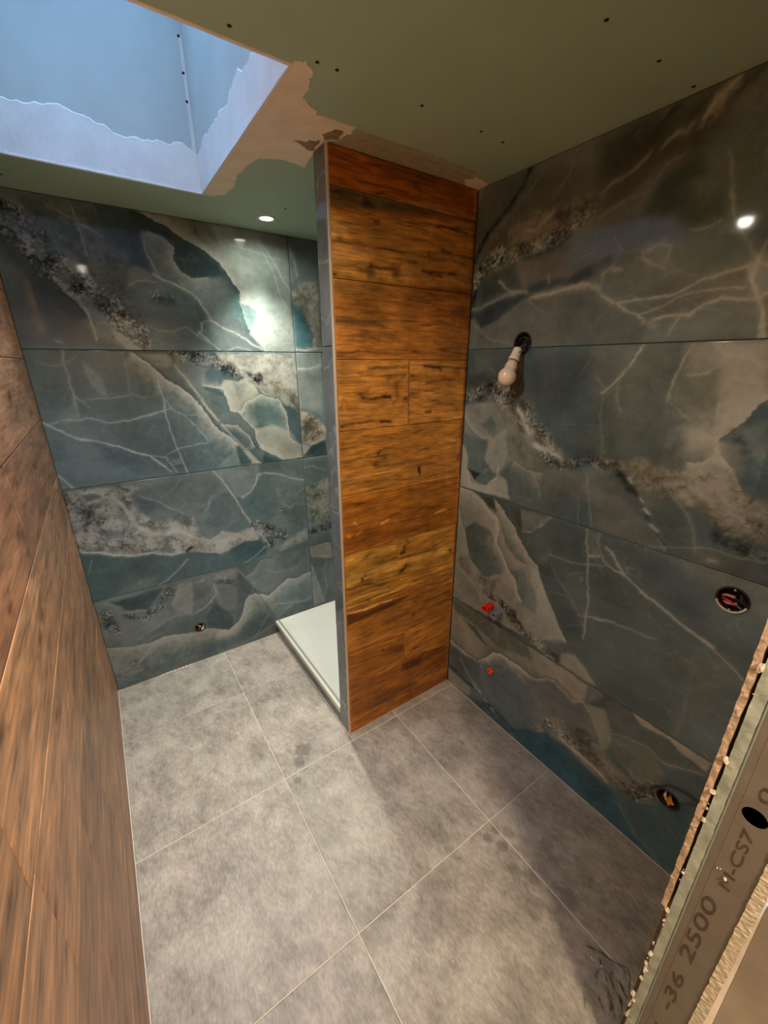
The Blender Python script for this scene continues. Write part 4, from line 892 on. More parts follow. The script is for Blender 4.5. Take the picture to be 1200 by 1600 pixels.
def attr_mat(name, rough, spec=.5, coat=0, rgrain=None, gain=1.0):
    m, nt, p = nodes(name)
    at = N(nt, 'ShaderNodeAttribute'); at.attribute_name = 'Col'
    tc = N(nt, 'ShaderNodeTexCoord'); oi = N(nt, 'ShaderNodeObjectInfo')
    ad = N(nt, 'ShaderNodeVectorMath', operation='ADD'); nt.links.new(tc.outputs['Object'], ad.inputs[0])
    sc_ = N(nt, 'ShaderNodeVectorMath', operation='SCALE'); sc_.inputs[0].default_value = (13, 7, 5); nt.links.new(oi.outputs['Random'], sc_.inputs[3])
    nt.links.new(sc_.outputs[0], ad.inputs[1])
    mp = N(nt, 'ShaderNodeMapping'); mp.inputs['Scale'].default_value = rgrain['scale']; nt.links.new(ad.outputs[0], mp.inputs[0])
    nz = N(nt, 'ShaderNodeTexNoise'); nz.inputs['Scale'].default_value = 1; nz.inputs['Detail'].default_value = rgrain.get('detail', 6); nz.inputs['Roughness'].default_value = .65
    nt.links.new(mp.outputs[0], nz.inputs['Vector'])
    r = N(nt, 'ShaderNodeMapRange'); r.inputs[1].default_value = .3; r.inputs[2].default_value = .7; v = rgrain['amp']; r.inputs[3].default_value = gain*(1-v); r.inputs[4].default_value = gain*(1+v)
    nt.links.new(nz.outputs[0], r.inputs[0])
    if rgrain.get('rock'):
        # finer speckle where the stone is rocky (alpha of the paint)
        n3 = N(nt, 'ShaderNodeTexNoise'); n3.inputs['Scale'].default_value = 170; n3.inputs['Detail'].default_value = 3; nt.links.new(ad.outputs[0], n3.inputs['Vector'])
        r3 = N(nt, 'ShaderNodeMapRange'); r3.inputs[1].default_value = .35; r3.inputs[2].default_value = .65; r3.inputs[3].default_value = .72; r3.inputs[4].default_value = 1.2
        nt.links.new(n3.outputs[0], r3.inputs[0])
        mxf = N(nt, 'ShaderNodeMix', data_type='FLOAT'); mxf.inputs[2].default_value = 1; nt.links.new(at.outputs['Alpha'], mxf.inputs[0]); nt.links.new(r3.outputs[0], mxf.inputs[3])
        ml = N(nt, 'ShaderNodeMath', operation='MULTIPLY'); nt.links.new(r.outputs[0], ml.inputs[0]); nt.links.new(mxf.outputs[0], ml.inputs[1]); fac = ml.outputs[0]
    else: fac = r.outputs[0]
    mx = N(nt, 'ShaderNodeMix', data_type='RGBA', blend_type='MULTIPLY'); mx.inputs[0].default_value = 1
    nt.links.new(at.outputs['Color'], mx.inputs[6]); nt.links.new(fac, mx.inputs[7]); nt.links.new(mx.outputs[2], p.inputs['Base Color'])
    p.inputs['Roughness'].default_value = rough; p.inputs['Specular IOR Level'].default_value = spec
    p.inputs['Coat Weight'].default_value = coat; p.inputs['Coat Roughness'].default_value = .03
    if rgrain.get('bump'):
        b = N(nt, 'ShaderNodeBump'); b.inputs['Strength'].default_value = rgrain['bump']; b.inputs['Distance'].default_value = .003
        nt.links.new(nz.outputs[0], b.inputs['Height']); nt.links.new(b.outputs[0], p.inputs['Normal'])
        if rgrain.get('rvar'):
            rr = N(nt, 'ShaderNodeMapRange'); rr.inputs[1].default_value = .3; rr.inputs[2].default_value = .7; rr.inputs[3].default_value = rough-.08; rr.inputs[4].default_value = rough+.1
            nt.links.new(nz.outputs[0], rr.inputs[0]); nt.links.new(rr.outputs[0], p.inputs['Roughness'])
    return m
M = {}
M['marble'] = attr_mat('polished_marble', .045, .34, 0, dict(scale=(60, 60, 60), amp=.07, rock=True))
M['woodx'] = attr_mat('wood_look_tile_x', .42, .4, 0, dict(scale=(14, 300, 300), amp=.30, bump=.25, rvar=True))
M['woody'] = attr_mat('wood_look_tile_y', .40, .4, 0, dict(scale=(300, 14, 300), amp=.26, bump=.25, rvar=True))
M['stone'] = attr_mat('stone_floor_tile', .42, .45, 0, dict(scale=(150, 60, 90), amp=.22, detail=8, bump=.25, rvar=True))
M['body'] = simple('tile_body', (168, 150, 128), .8)
M['grout_dark'] = simple('dark_joint', (92, 90, 86), .9)
M['brownjoint'] = simple('brown_joint', (112, 84, 60), .9)
M['grout_floor'] = simple('floor_grout', (224, 214, 196), .9, bump=.2)
M['mortar'] = simple('tile_adhesive', (128, 120, 108), .95, bump=.5)
M['plaster'] = simple('plasterboard_core', (190, 176, 150), .9, bump=.3)
M['green'] = simple('green_plasterboard', (166, 190, 168), .75, var=.05, scale=4)
M['shaftboard'] = simple('shaft_plasterboard', (196, 204, 200), .8, var=.06, scale=5)
M['filler'] = simple('joint_filler', (240, 224, 200), .85, var=.08, scale=14, bump=.15)
M['filler_white'] = simple('white_filler', (236, 234, 230), .85, var=.06, scale=12, bump=.2)
M['smudge'] = simple('dirty_filler', (150, 126, 102), .9, var=.3, scale=60)
M['strip'] = simple('joint_tape', (168, 160, 132), .9, var=.15, scale=30)
M['screw'] = simple('screw_head', (34, 32, 28), .6, .5)
M['alu'] = simple('tile_edge_profile', (206, 190, 168), .45, .25, var=.04)
M['cream'] = simple('cream_plasterboard', (214, 184, 142), .8, var=.05, scale=8)
M['cream_cut'] = simple('cut_plasterboard', (218, 204, 174), .95, var=.25, scale=90, bump=.8, bscale=120)
M['green_cut'] = simple('green_board_edge', (172, 178, 160), .8, var=.3, scale=30, bump=.4)
M['stud'] = simple('galvanised_stud', (132, 122, 108), .55, .25, var=.10, scale=20)
M['stud_rim'] = simple('bent_stud_edge', (150, 160, 148), .5, .3)
M['ink'] = simple('stamped_ink', (82, 68, 58), .7, var=.25, scale=80)
M['adhesive'] = simple('beige_tile_edge', (196, 166, 136), .85, var=.25, scale=60, bump=.9, bscale=70)
M['crumb'] = simple('plaster_crumb', (212, 200, 176), .95, bump=.6, bscale=200)
M['white'] = simple('white_plastic', (226, 218, 204), .35, var=.02)
M['bulb'] = simple('opal_bulb', (222, 200, 176), .12, var=.02)
M['tray'] = simple('white_tray', (204, 203, 188), .35, var=.02, scale=8)
M['rimgrey'] = simple('tray_channel', (138, 138, 126), .4, var=.05)
M['red'] = simple('red_plastic', (214, 40, 36), .35)
M['orange'] = simple('orange_plastic', (236, 84, 36), .35)
M['blue'] = simple('grey_blue_plastic', (128, 128, 156), .35)
M['navy'] = simple('dark_blue_plastic', (40, 42, 74), .4)
M['pinkwire'] = simple('pink_wire', (206, 132, 118), .5)
M['redwire'] = simple('red_wire', (196, 54, 44), .4)
M['brownwire'] = simple('brown_wire', (110, 62, 36), .5)
M['orangewire'] = simple('orange_conduit', (214, 130, 40), .45)
M['bluewire'] = simple('blue_wire', (70, 84, 130), .45)
M['boxgrey'] = simple('grey_socket_box', (44, 42, 40), .6)
M['steel'] = simple('steel_screw', (190, 188, 180), .25, .9)
M['chrome'] = simple('lamp_ring', (236, 232, 220), .3, .2, var=.02)
M['corr'] = simple('corridor_plaster', (196, 172, 138), .85, var=.06, scale=6)
M['concrete'] = simple('screed', (150, 140, 124), .9, var=.15, scale=9, bump=.3)
M['frame'] = simple('window_frame', (220, 222, 224), .4, var=.02)
def emit(name, rgb, s):
    m, nt, p = nodes(name); p.inputs['Base Color'].default_value = (1, 1, 1, 1)
    p.inputs['Emission Color'].default_value = (*rgb, 1); p.inputs['Emission Strength'].default_value = s; return m
M['led'] = emit('led_lens', (1, .92, .74), 16)
M['lamp'] = emit('lamp_glass', (1, .82, .58), 8)
def glass_mat(name, op):
    m, nt, p = nodes(name); nt.nodes.remove(p); out = nt.nodes['Material Output']
    tr = N(nt, 'ShaderNodeBsdfTransparent'); gl = N(nt, 'ShaderNodeBsdfGlossy'); gl.inputs['Roughness'].default_value = .03
    fr = N(nt, 'ShaderNodeLayerWeight'); fr.inputs[0].default_value = op; mx = N(nt, 'ShaderNodeMixShader')
    nt.links.new(fr.outputs['Fresnel'], mx.inputs[0]); nt.links.new(tr.outputs[0], mx.inputs[1]); nt.links.new(gl.outputs[0], mx.inputs[2]); nt.links.new(mx.outputs[0], out.inputs[0])
    return m
M['glass'] = glass_mat('window_glass', .5)
M['film'] = glass_mat('clear_film', .3)

# ------------------------------------------------------------------ shell
def carve(o, cyls):
    """cuts the round box recesses into a wall substrate"""
    for c, d, r, L in cyls:
        bm = bmesh.new(); lathe(bm, [(r, -.01), (r, L)], axis_to(d), 32)
        k = bm_obj('cutter', bm, M['mortar'], None, c)
        md = o.modifiers.new('cut', 'BOOLEAN'); md.operation = 'DIFFERENCE'; md.object = k; md.solver = 'EXACT'
        dg = bpy.context.evaluated_depsgraph_get(); dg.update()
        me = bpy.data.meshes.new_from_object(o.evaluated_get(dg)); o.modifiers.clear(); o.data = me
        bpy.data.objects.remove(k)
RBOX = [(-1.262, 1.789, .038), (-2.066, 1.096, .037), (-2.072, .304, .034)]      # y, z, r of the recessed boxes in the right wall
BBOX = (.466, .232, .027)
SUB = .008
floor = box_obj('floor', (-.2, .2, -.12), (XR+.2, YF1-.02, -.0012), M['grout_floor']); tag(floor, 'grey stone-look tiled bathroom floor with pale joints', 'floor', kind='structure')
wb = box_obj('wall_back', (-.1, SUB, -.1), (XR+.1, .12, H+.05), M['grout_dark']); tag(wb, 'back wall clad in polished teal marble-look tiles', 'wall', kind='structure')
wr = box_obj('wall_right', (XR+SUB, SUB, -.1), (XR+.12, YF1, H+.05), M['grout_dark']); tag(wr, 'right wall clad in dark teal marble-look tiles with open socket boxes', 'wall', kind='structure')
wl = box_obj('wall_left', (-.12, SUB, -.1), (-SUB, YF1, H+.05), M['grout_dark']); tag(wl, 'left wall clad in brown wood-look planks', 'wall', kind='structure')
carve(wb, [((BBOX[0], SUB, BBOX[1]), (0, 1, 0), BBOX[2], .05)])
carve(wr, [((XR+SUB, y, z), (1, 0, 0), r, .05) for y, z, r in RBOX])
wp = box_obj('wall_partition', (XP+.009, YP+.009, -.05), (XR+SUB, YP+TP-SUB, H), M['grout_dark']); tag(wp, 'partition wall beside the shower, wood-look planks on its broad face', 'wall', kind='structure')

# marble tiles
Z0, Z1 = .003, H-.003
BR = [(0.002, .569, 'B1', (112, 126, 124)), (.571, 1.169, 'B2', (118, 130, 128)), (1.171, 1.7775, 'B3', (92, 114, 118)), (1.7795, H-.002, 'B4', (112, 124, 120))]
for v0, v1, k, base in BR:
    hl = [(BBOX[0], BBOX[1], BBOX[2])] if k == 'B1' else []
    panel('marble_tile', wb, (0, 0, 0), (1, 0, 0), (0, 0, 1), .001, 1.2, v0, v1, SUB, .0036, lambda U, V: marble(k, base, U, V), [M['marble'], M['grout_dark']], hl)
    k2 = 'C'+k[1]; base2 = tuple(int(b*1.15) for b in base)
    panel('marble_tile', wb, (0, 0, 0), (1, 0, 0), (0, 0, 1), 1.202, XR-.001, v0, v1, SUB, .006, lambda U, V: marble(k2, base2, U, V), [M['marble'], M['grout_dark']])
RR = [(0.002, .550, 'R1', (66, 76, 74)), (.552, 1.165, 'R2', (78, 86, 82)), (1.167, 1.773, 'R3', (92, 102, 98)), (1.775, H-.002, 'R4', (92, 88, 80))]
for v0, v1, k, base in RR:
    hl = [(-y, z, r) for y, z, r in RBOX if v0 < z+.03 and v1 > z-.03]
    panel('marble_tile', wr, (XR, 0, 0), (0, -1, 0), (0, 0, 1), .984, 2.184, v0, v1, SUB, .0036, lambda U, V: marble(k, base, U, V), [M['marble'], M['grout_dark']], hl)
    panel('marble_tile', wr, (XR, 0, 0), (0, -1, 0), (0, 0, 1), .001, -YP-TP, v0, v1, SUB, .02, lambda U, V: marble('Q'+k[1], (118, 130, 128), U, V), [M['marble'], M['grout_dark']])
    panel('marble_tile', wr, (XR, 0, 0), (0, -1, 0), (0, 0, 1), 2.186, -YF0, v0, v1, SUB, .01, lambda U, V: marble('Q'+k[1], base, U, V), [M['marble'], M['grout_dark']])
# partition: end tiles, edge profile, shower side
def greymarble(U, V):
    n = fbm(U, V, 6, 4, 3); v = np.abs(fbm(U+.05*n, V, 4, 3, 11)); al = (.6*np.exp(-(v/.02)**2))[:, None]
    c = lin((112, 120, 120))[None, :]*(1+.35*n)[:, None]; c = c*(1-al)+lin((170, 176, 180))*al
    return np.clip(c*GAIN.get('P', 1), .01, .9), np.zeros(len(U))
for v0, v1 in ((.002, .55), (.552, 1.159), (1.161, 1.775), (1.777, H-.002)):
    panel('marble_tile', wp, (XP, 0, 0), (0, -1, 0), (0, 0, 1), -YP-TP+.001, -YP-.0095, v0, v1, .009, .006, greymarble, [M['marble'], M['grout_dark']])
    panel('marble_tile', wp, (0, YP+TP, 0), (-1, 0, 0), (0, 0, 1), -XR+.001, -XP-.001, v0, v1, SUB, .03, greymarble, [M['marble'], M['grout_dark']])
prof = bmesh.new(); box(prof, (-.0005, -.0012, 0), (.0075, .0085, H-.003))
bmesh.ops.bevel(prof, geom=[e for e in prof.edges if abs((e.verts[0].co-e.verts[1].co).z) > 1], offset=.0015, segments=2, affect='EDGES')
tr = bm_obj('edge_profile', prof, M['alu'], wp, Vector((XP, YP, .001))-wp.location); tag(tr, 'pale metal tile edge profile')

# ------------------------------------------------------------------ wood-look planks
def wood(base, seed, along, painted=False, knots=0, ga=1.0):
    def fn(U, V):
        rs = np.random.RandomState(seed)
        c = np.repeat(lin(base)[None, :], len(U), 0)
        if painted:
            paint('W', U, V, c, .6); L = np.maximum((c*[.2126, .7152, .0722]).sum(1), .002); X = np.stack([U-U.mean(), np.ones(len(U))], 1)
            k, *_ = np.linalg.lstsq(X[::5], np.log(L[::5]), rcond=None); c = c*np.exp(-X[:, 0]*k[0])[:, None]
            c = c*(.165/L.mean())**.6; L = np.maximum((c*[.2126, .7152, .0722]).sum(1), .002)[:, None]; c = c*(L/.165)**.2
        else:
            t = fbm(U*.35, V, 9, 3, seed); t2 = fbm(U*.12, V, 22, 3, seed+3)
            c = c*(1+.30*t+.22*t2)[:, None]
            for _ in range(knots):
                ku, kv = rs.uniform(U.min(), U.max()), rs.uniform(V.min()+.03, V.max()-.03); r = rs.uniform(.006, .013)
                d = np.sqrt(((U-ku)/2.4)**2+(V-kv)**2)+.004*fbm(U, V, 40, 2, seed+9); al = (.85*np.exp(-(d/r)**2))[:, None]
                c = c*(1-al)+lin((62, 36, 20))*al
                rg = np.sqrt(((U-ku)/5)**2+(V-kv)**2); al = (.35*np.exp(-(rg/.03)**2)*(.5+.5*np.sin(rg*520)))[:, None]
                c = c*(1-al)+lin((96, 58, 30))*al
        wv = V+.012*fbm(U, V*.5, 3, 2, seed+40)
        g = fbm(U*.16, wv, 26, 3, seed+11); g2 = fbm(U*.12, wv, 75, 3, seed+13); cr = np.abs(fbm(U*.09, wv, 20, 2, seed+19))
        g3 = fbm(U*.10, wv, 130, 2, seed+17); c = c*np.clip(1+.36*g*ga+.36*g2*ga+.30*g3*ga-.38*np.exp(-(cr/.025)**2)*ga, .25, 1.9)[:, None]
        sh = np.clip(g*.5, -.3, .3)[:, None]
        c = c*(1+sh*np.array([.1, 0, -.25]))
        if painted: c = c*np.array([.97, 1.08, 1.15])
        L = (c*[.2126, .7152, .0722]).sum(1)[:, None]
        c = L+(c-L)*(1.05 if painted else .82)
        return np.clip(c*(GAIN['W'] if painted else GAIN['L']), .004, .9), np.zeros(len(U))
    return fn
rows = [0.002, .222, .472, .724, .976, 1.228, 1.481, 1.733, 1.984, 2.238, H-.003]
for i in range(10):
    xs = [XP+.0085, 1.256, XR-.002] if i in (1, 6) else [XP+.0085, XR-.002]
    for j in range(len(xs)-1):
        panel('wood_plank', wp, (0, YP, 0), (1, 0, 0), (0, 0, 1), xs[j]+(.0008 if j else 0), xs[j+1]-.0008, rows[i]+.0008, rows[i+1]-.0008, .009, .0034, wood((150, 92, 40), 300+7*i+j, 0, True), [M['woodx'], M['brownjoint']])
lrows = [0.002, .025, .27, .522, .765, 1.012, 1.245, 1.495, 1.74, 1.985, 2.23, H-.003]
lends = {1: (-.95,), 2: (-1.115,), 3: (-1.42,), 4: (-1.72,), 5: (-.55, -1.75), 6: (-1.05,), 7: (-1.5,), 8: (-.75,), 9: (-1.2,), 10: (-.5, -1.7), 0: ()}
ltone = [(150, 104, 72), (152, 106, 74), (156, 110, 78), (140, 100, 72), (158, 112, 78), (164, 116, 78), (150, 100, 68), (162, 112, 76), (168, 114, 76), (158, 108, 72), (150, 104, 70)]
for i in range(11):
    us = [.002]+[-e for e in lends[i]]+[-YF0-.001]        # measured from the back corner towards the door
    for j in range(len(us)-1):
        k_ = random.uniform(.93, 1.06); tn = tuple(int(min(255, c*k_)) for c in (ltone[i][0], ltone[i][1], ltone[i][2]*.90))
        panel('wood_plank', wl, (0, 0, 0), (0, 1, 0), (0, 0, 1), -us[j+1]+.0006, -us[j]-.0006, lrows[i]+.0008, lrows[i+1]-.0008, SUB, .011, wood(tn, 500+9*i+j, 1, False, 3), [M['woody'], M['brownjoint']], stepv=.0045)

# ------------------------------------------------------------------ floor tiles
WET = [(.70, -.93, .035, .9), (.66, -.98, .025, .8), (.62, -1.06, .014, .9), (.86, -1.10, .02, .5), (1.13, -1.69, .016, .9), (1.155, -1.74, .02, .9), (1.18, -1.69, .016, .7), (1.21, -1.72, .02, .5), (1.13, -1.82, .022, .6), (1.16, -1.86, .025, .6), (1.30, -1.83, .022, .5), (1.27, -1.88, .018, .5), (1.10, -1.93, .03, .6), (1.2, -1.97, .04, .5), (.30, -1.98, .05, .4)]
def stone(seed, base):
    def fn(U, V):
        n = fbm(U, V, 4.5, 5, seed); n2 = fbm(U*1.5, V*.55, 26, 4, seed+4); n3 = fbm(U, V, 13, 4, seed+8); n4 = fbm(U*2.2, V*.8, 60, 3, seed+5)
        st = fbm(U*2.4+V*1.1, V*.7-U*.2, 17, 4, seed+31); c = lin(base)[None, :]*np.clip(1+.30*n+.20*n2+.18*n3+.24*n4+.20*st, .3, 1.7)[:, None]
        cl = (np.clip(fbm(U, V, 6, 5, seed+21)*2.2+.05, 0, 1)*.40)[:, None]
        c = c*(1-cl)+lin((196, 188, 170))*cl
        for x, y, r, a in WET:
            d = np.sqrt((U-x)**2+(V-y)**2)+.5*r*fbm(U, V, 34, 3, 77); al = (a*ss((r*1.25-d)/(.35*r)))[:, None]
            c = c*(1-al*.42)
        return np.clip(c*GAIN['S'], .01, .9), np.zeros(len(U))
    return fn
gx = [.001, .5755, 1.184, XR-.001]; gy = [-2.31, -1.65, -1.022, -.41, -.001]
gtone = [[tuple(int(c*f) for c in (159, 149, 134)) for f in r] for r in ((1.0, .97, .96), (1.03, .98, .97), (1.0, .99, .96), (.98, 1.02, .99))]
for j in range(4):
    for i in range(3):
        x0, x1, y0, y1 = gx[i]+.0011, gx[i+1]-.0011, gy[j]+(.0011 if j != 3 else .0004), gy[j+1]-(.0011 if j != 2 else .0004)
        if j == 3 and i == 2: continue
        if j >= 2 and i == 1: 
            x1 = min(x1, XP-.002 if j == 3 else x1)
        if j == 2 and i > 0:
            # the row that runs into the partition is cut along it
            if i == 1: panel('floor_tile', floor, (0, 0, 0), (1, 0, 0), (0, 1, 0), x0, XP-.002, y0, y1, .0012, .0046, stone(61, gtone[j][i]), [M['stone'], M['grout_floor']]); x0 = XP-.001
            y1 = YP-.001
            if y1-y0 < .01: continue
        panel('floor_tile', floor, (0, 0, 0), (1, 0, 0), (0, 1, 0), x0, x1, y0, y1, .0012, .0046, stone(20+7*j+i, gtone[j][i]), [M['stone'], M['grout_floor']])

# ------------------------------------------------------------------ ceiling with skylight shaft
bm = bmesh.new()
X0, X1, Y0, Y1 = -.1, XR+.1, YF0-.001, .1
for a, b in (((X0, Y0, H), (SKX0, Y1, H+.02)), ((SKX1, Y0, H), (X1, Y1, H+.02)), ((SKX0, Y0, H), (SKX1, SKY0, H+.02)), ((SKX0, SKY1, H), (SKX1, Y1, H+.02))): box(bm, a, b)
ceil = bm_obj('ceiling', bm, M['green']); tag(ceil, 'bare green plasterboard ceiling with filled joints and a skylight opening', 'ceiling', kind='structure')
T = .02
box_obj('shaft_side', (SKX0-T, SKY0-T, H+.02), (SKX0, SKY1+T, SKZ), M['shaftboard'], ceil)
box_obj('shaft_side', (SKX1, SKY0-T, H+.02), (SKX1+T, SKY1+T, SKZ), M['shaftboard'], ceil)
box_obj('shaft_side', (SKX0, SKY0-T, H+.02), (SKX1, SKY0, SKZ), M['shaftboard'], ceil)
box_obj('shaft_side', (SKX0, SKY1, H+.02), (SKX1, SKY1+T, SKZ), M['shaftboard'], ceil)
# roof build-up over the ceiling so that daylight enters only by the shaft
bm = bmesh.new(); X0, X1, Y0, Y1 = -.3, XR+.3, -3.9, .3
for a, b in (((X0, Y0, SKZ), (SKX0, Y1, SKZ+.05)), ((SKX1, Y0, SKZ), (X1, Y1, SKZ+.05)), ((SKX0, Y0, SKZ), (SKX1, SKY0, SKZ+.05)), ((SKX0, SKY1, SKZ), (SKX1, Y1, SKZ+.05))): box(bm, a, b)
roof = bm_obj('roof', bm, M['concrete']); tag(roof, 'roof deck around the skylight opening', 'roof', kind='structure')
win = empty('window_1', ((SKX0+SKX1)/2, (SKY0+SKY1)/2, SKZ+.05)); tag(win, 'roof window closing the top of the skylight shaft', 'window', kind='structure')
hx, hy = (SKX1-SKX0)/2, (SKY1-SKY0)/2
for a, b in (((-hx-.04, -hy-.04, 0), (-hx+.03, hy+.04, .05)), ((hx-.03, -hy-.04, 0), (hx+.04, hy+.04, .05)), ((-hx+.03, -hy-.04, 0), (hx-.03, -hy+.03, .05)), ((-hx+.03, hy-.03, 0), (hx-.03, hy+.04, .05))):
    box_obj('window_frame', a, b, M['frame'], win)
box_obj('window_pane', (-hx+.03, -hy+.03, .02), (hx-.03, hy-.03, .026), M['glass'], win)
# filler patches
patch = [(.711, -1.25), (.735, -1.262), (.765, -1.241), (.778, -1.19), (.783, -1.14), (.854, -1.092), (.963, -1.095), (.969, -1.045), (.94, -.99), (.93, -.88), (.947, -.779), (.90, -.795), (.852, -.793), (.80, -.765), (.782, -.70), (.776, -.586), (.795, -.47), (.782, -.393), (.745, -.34), (.713, -.342)]
slab('filler_patch', patch, H-.0015, H+.001, M['filler'], ceil, .006, 30, None, 8, 3)
slab('filler_patch', [(1.46, -1.02), (1.50, -1.055), (1.56, -1.04), (1.572, -.985), (1.50, -.985)], H-.004, H+.001, M['filler'], ceil, .006, 40, None, 8, 5)
slab('joint_strip', [(.96, -1.052), (1.30, -1.06), (1.572, -1.04), (1.572, -.984), (.955, -.984)], H-.0025, H+.001, M['strip'], ceil, .003, 20, None, 14, 7)
slab('joint_strip', [(.975, -1.085), (1.25, -1.095), (1.46, -1.08), (1.46, -1.062), (.97, -1.058)], H-.0008, H+.001, M['strip'], ceil, .003, 20, None, 14, 9)
slab('smudge', [(.915, -1.05), (.945, -1.06), (.95, -1.01), (.92, -.99), (.90, -1.01)], H-.0022, H+.001, M['smudge'], ceil, .006, 60, None, 6, 11)
slab('smudge', [(.885, -.965), (.91, -.97), (.92, -.91), (.905, -.90), (.88, -.92)], H-.0022, H+.001, M['smudge'], ceil, .008, 60, None, 6, 13)
slab('smudge', [(.84, -.935), (.88, -.945), (.905, -.93), (.87, -.925)], H-.002, H+.001, M['smudge'], ceil, .004, 60, None, 6, 17)
# corner bead and white filler bands in the shaft
def band(f3, s0, s1, h0, seed):
    bm = bmesh.new(); prev = None; n = 90
    for i in range(n+1):
        s = s0+(s1-s0)*i/n; q = np.array([s]); o = np.array([.1])
        h = h0+.030*float(fbm(q, o, 5, 2, seed)[0])+.014*float(fbm(q, o, 22, 3, seed+3)[0])
        r = [bm.verts.new(f3(s, t, d)) for t, d in ((0, -.0016), (h-.004, -.0016), (h, .0004), (0, .0004))]
        if prev: [bm.faces.new((prev[k], r[k], r[(k+1) % 4], prev[(k+1) % 4])) for k in range(4)]
        prev = r
    bmesh.ops.recalc_face_normals(bm, faces=bm.faces); return bm_obj('filler_band', bm, M['filler_white'], ceil)
band(lambda s, t, d: (s, SKY1+d, H+.002+t), SKX0+.002, SKX1-.002, .135, 21)
band(lambda s, t, d: (SKX1+d, s, H+.002+t), SKY0+.002, SKY1-.002, .125, 25)
bm = bmesh.new(); box(bm, (-.012, -.0012, 0), (0, .0004, .34)); bm_obj('corner_filler', bm, M['filler_white'], ceil, (SKX1-.002, SKY1, H+.12))
for a, b in (((SKX1-.004, SKY0, H-.003), (SKX1+.004, SKY1, H+.004)), ((SKX0, SKY1-.004, H-.003), (SKX1+.004, SKY1+.004, H+.004)), ((SKX0, SKY0-.004, H-.003), (SKX1+.004, SKY0+.004, H+.004))):
    box_obj('corner_bead', a, b, M['filler_white'], ceil, .0012)
for x, y in ((.57, -1.272), (.758, -1.275), (.806, -1.277), (1.168, -1.696), (1.051, -1.279), (1.376, -1.70), (1.37, -1.272), (1.27, -1.278), (1.042, -.373), (.094, -.141), (1.541, -1.705), (.95, -1.69)):
    bm = bmesh.new(); lathe(bm, [(.0015, .001), (.0042, -.0004), (.0046, -.0012), (.003, -.0018)], Matrix(), 12); bm_obj('screw', bm, M['screw'], ceil, (x, y, H))
for y, z in ((-.344, 2.70), (-.344, 2.62), (-.344, 2.80)):
    bm = bmesh.new(); lathe(bm, [(.005, .001), (.0042, -.0012)], axis_to((0, 1, 0)), 10); bm_obj('screw', bm, M['screw'], ceil, (.70, y-.001, z))

# ------------------------------------------------------------------ front wall with the raw door jamb
wf = empty('wall_front', (XJ, YF0, 0)); tag(wf, 'front wall with a raw door jamb showing board, metal stud and tile edge', 'wall', kind='structure')
def wfb(name, a, b, mat, bev=0):
    o = box_obj(name, a, b, mat, None, bev); o.parent = wf; o.location = Vector(o.location)-Vector(wf.location); return o
yt, yb0, yb1, ys1 = -2.2362, -2.2416, -2.2592, -2.3298
# ragged beige tile edge (ends above the floor where it broke off)
def ragged(name, x0, x1, y0, y1, z0, z1, mat, amp, step, seed, jx=.0):
    nz = int((z1-z0)/step); rs = np.random.RandomState(seed); bm = bmesh.new(); rings = []
    for i in range(nz+1):
        z = z0+(z1-z0)*i/nz; a = np.array([z]); b = np.array([.3])
        d = amp*float(fbm(a, b, 40, 3, seed)[0]); e = amp*float(fbm(a, b, 55, 3, seed+4)[0]); h = jx*float(fbm(a, b, 70, 3, seed+8)[0])
        m = (y0+y1)/2+.3*d
        rings.append([bm.verts.new(p) for p in ((x1, y0+d, z), (x0+h, y0+d, z), (x0+h*.4-abs(h)*.5, m, z+.3*d), (x0-h, y1+e, z), (x1, y1+e, z))])
    for A, B in zip(rings, rings[1:]):
        for k in range(4): bm.faces.new((A[k], A[k+1], B[k+1], B[k]))
        bm.faces.new((A[4], A[0], B[0], B[4]))
    bm.faces.new(rings[0]); bm.faces.new(rings[-1][::-1]); bmesh.ops.recalc_face_normals(bm, faces=bm.faces)
    for v in bm.verts: v.co -= Vector(wf.location)
    return bm_obj(name, bm, mat, wf)
ragged('cut_tile_edge', XJ+.001, XJ+.06, YF0-.0006, yt, .645, H-.01, M['adhesive'], .0014, .006, 3, .003)
wfb('adhesive_bed', (XJ+.03, yt, .01), (XR, yb0, H-.01), M['mortar'])
ragged('plasterboard', XJ+.001, XJ+.05, yb0, yb1+.0008, .01, H-.01, M['green_cut'], .0009, .006, 11, .0006)
wfb('plasterboard', (XJ+.05, yb0, .01), (XR, yb1, H-.01), M['plaster'])
# wood-look planks on the room side, seen only in reflections
for z0, z1 in zip(rows[:-1], rows[1:]):
    o = panel('wood_plank', None, (0, YF0, 0), (-1, 0, 0), (0, 0, 1), -XR+.002, -XJ-.06, z0+.0008, z1-.0008, .0106, .03, wood((166, 112, 70), int(z0*900)+2, 0, False, 1), [M['woodx'], M['brownjoint']]); o.parent = wf; o.location = Vector(o.location)-Vector(wf.location)
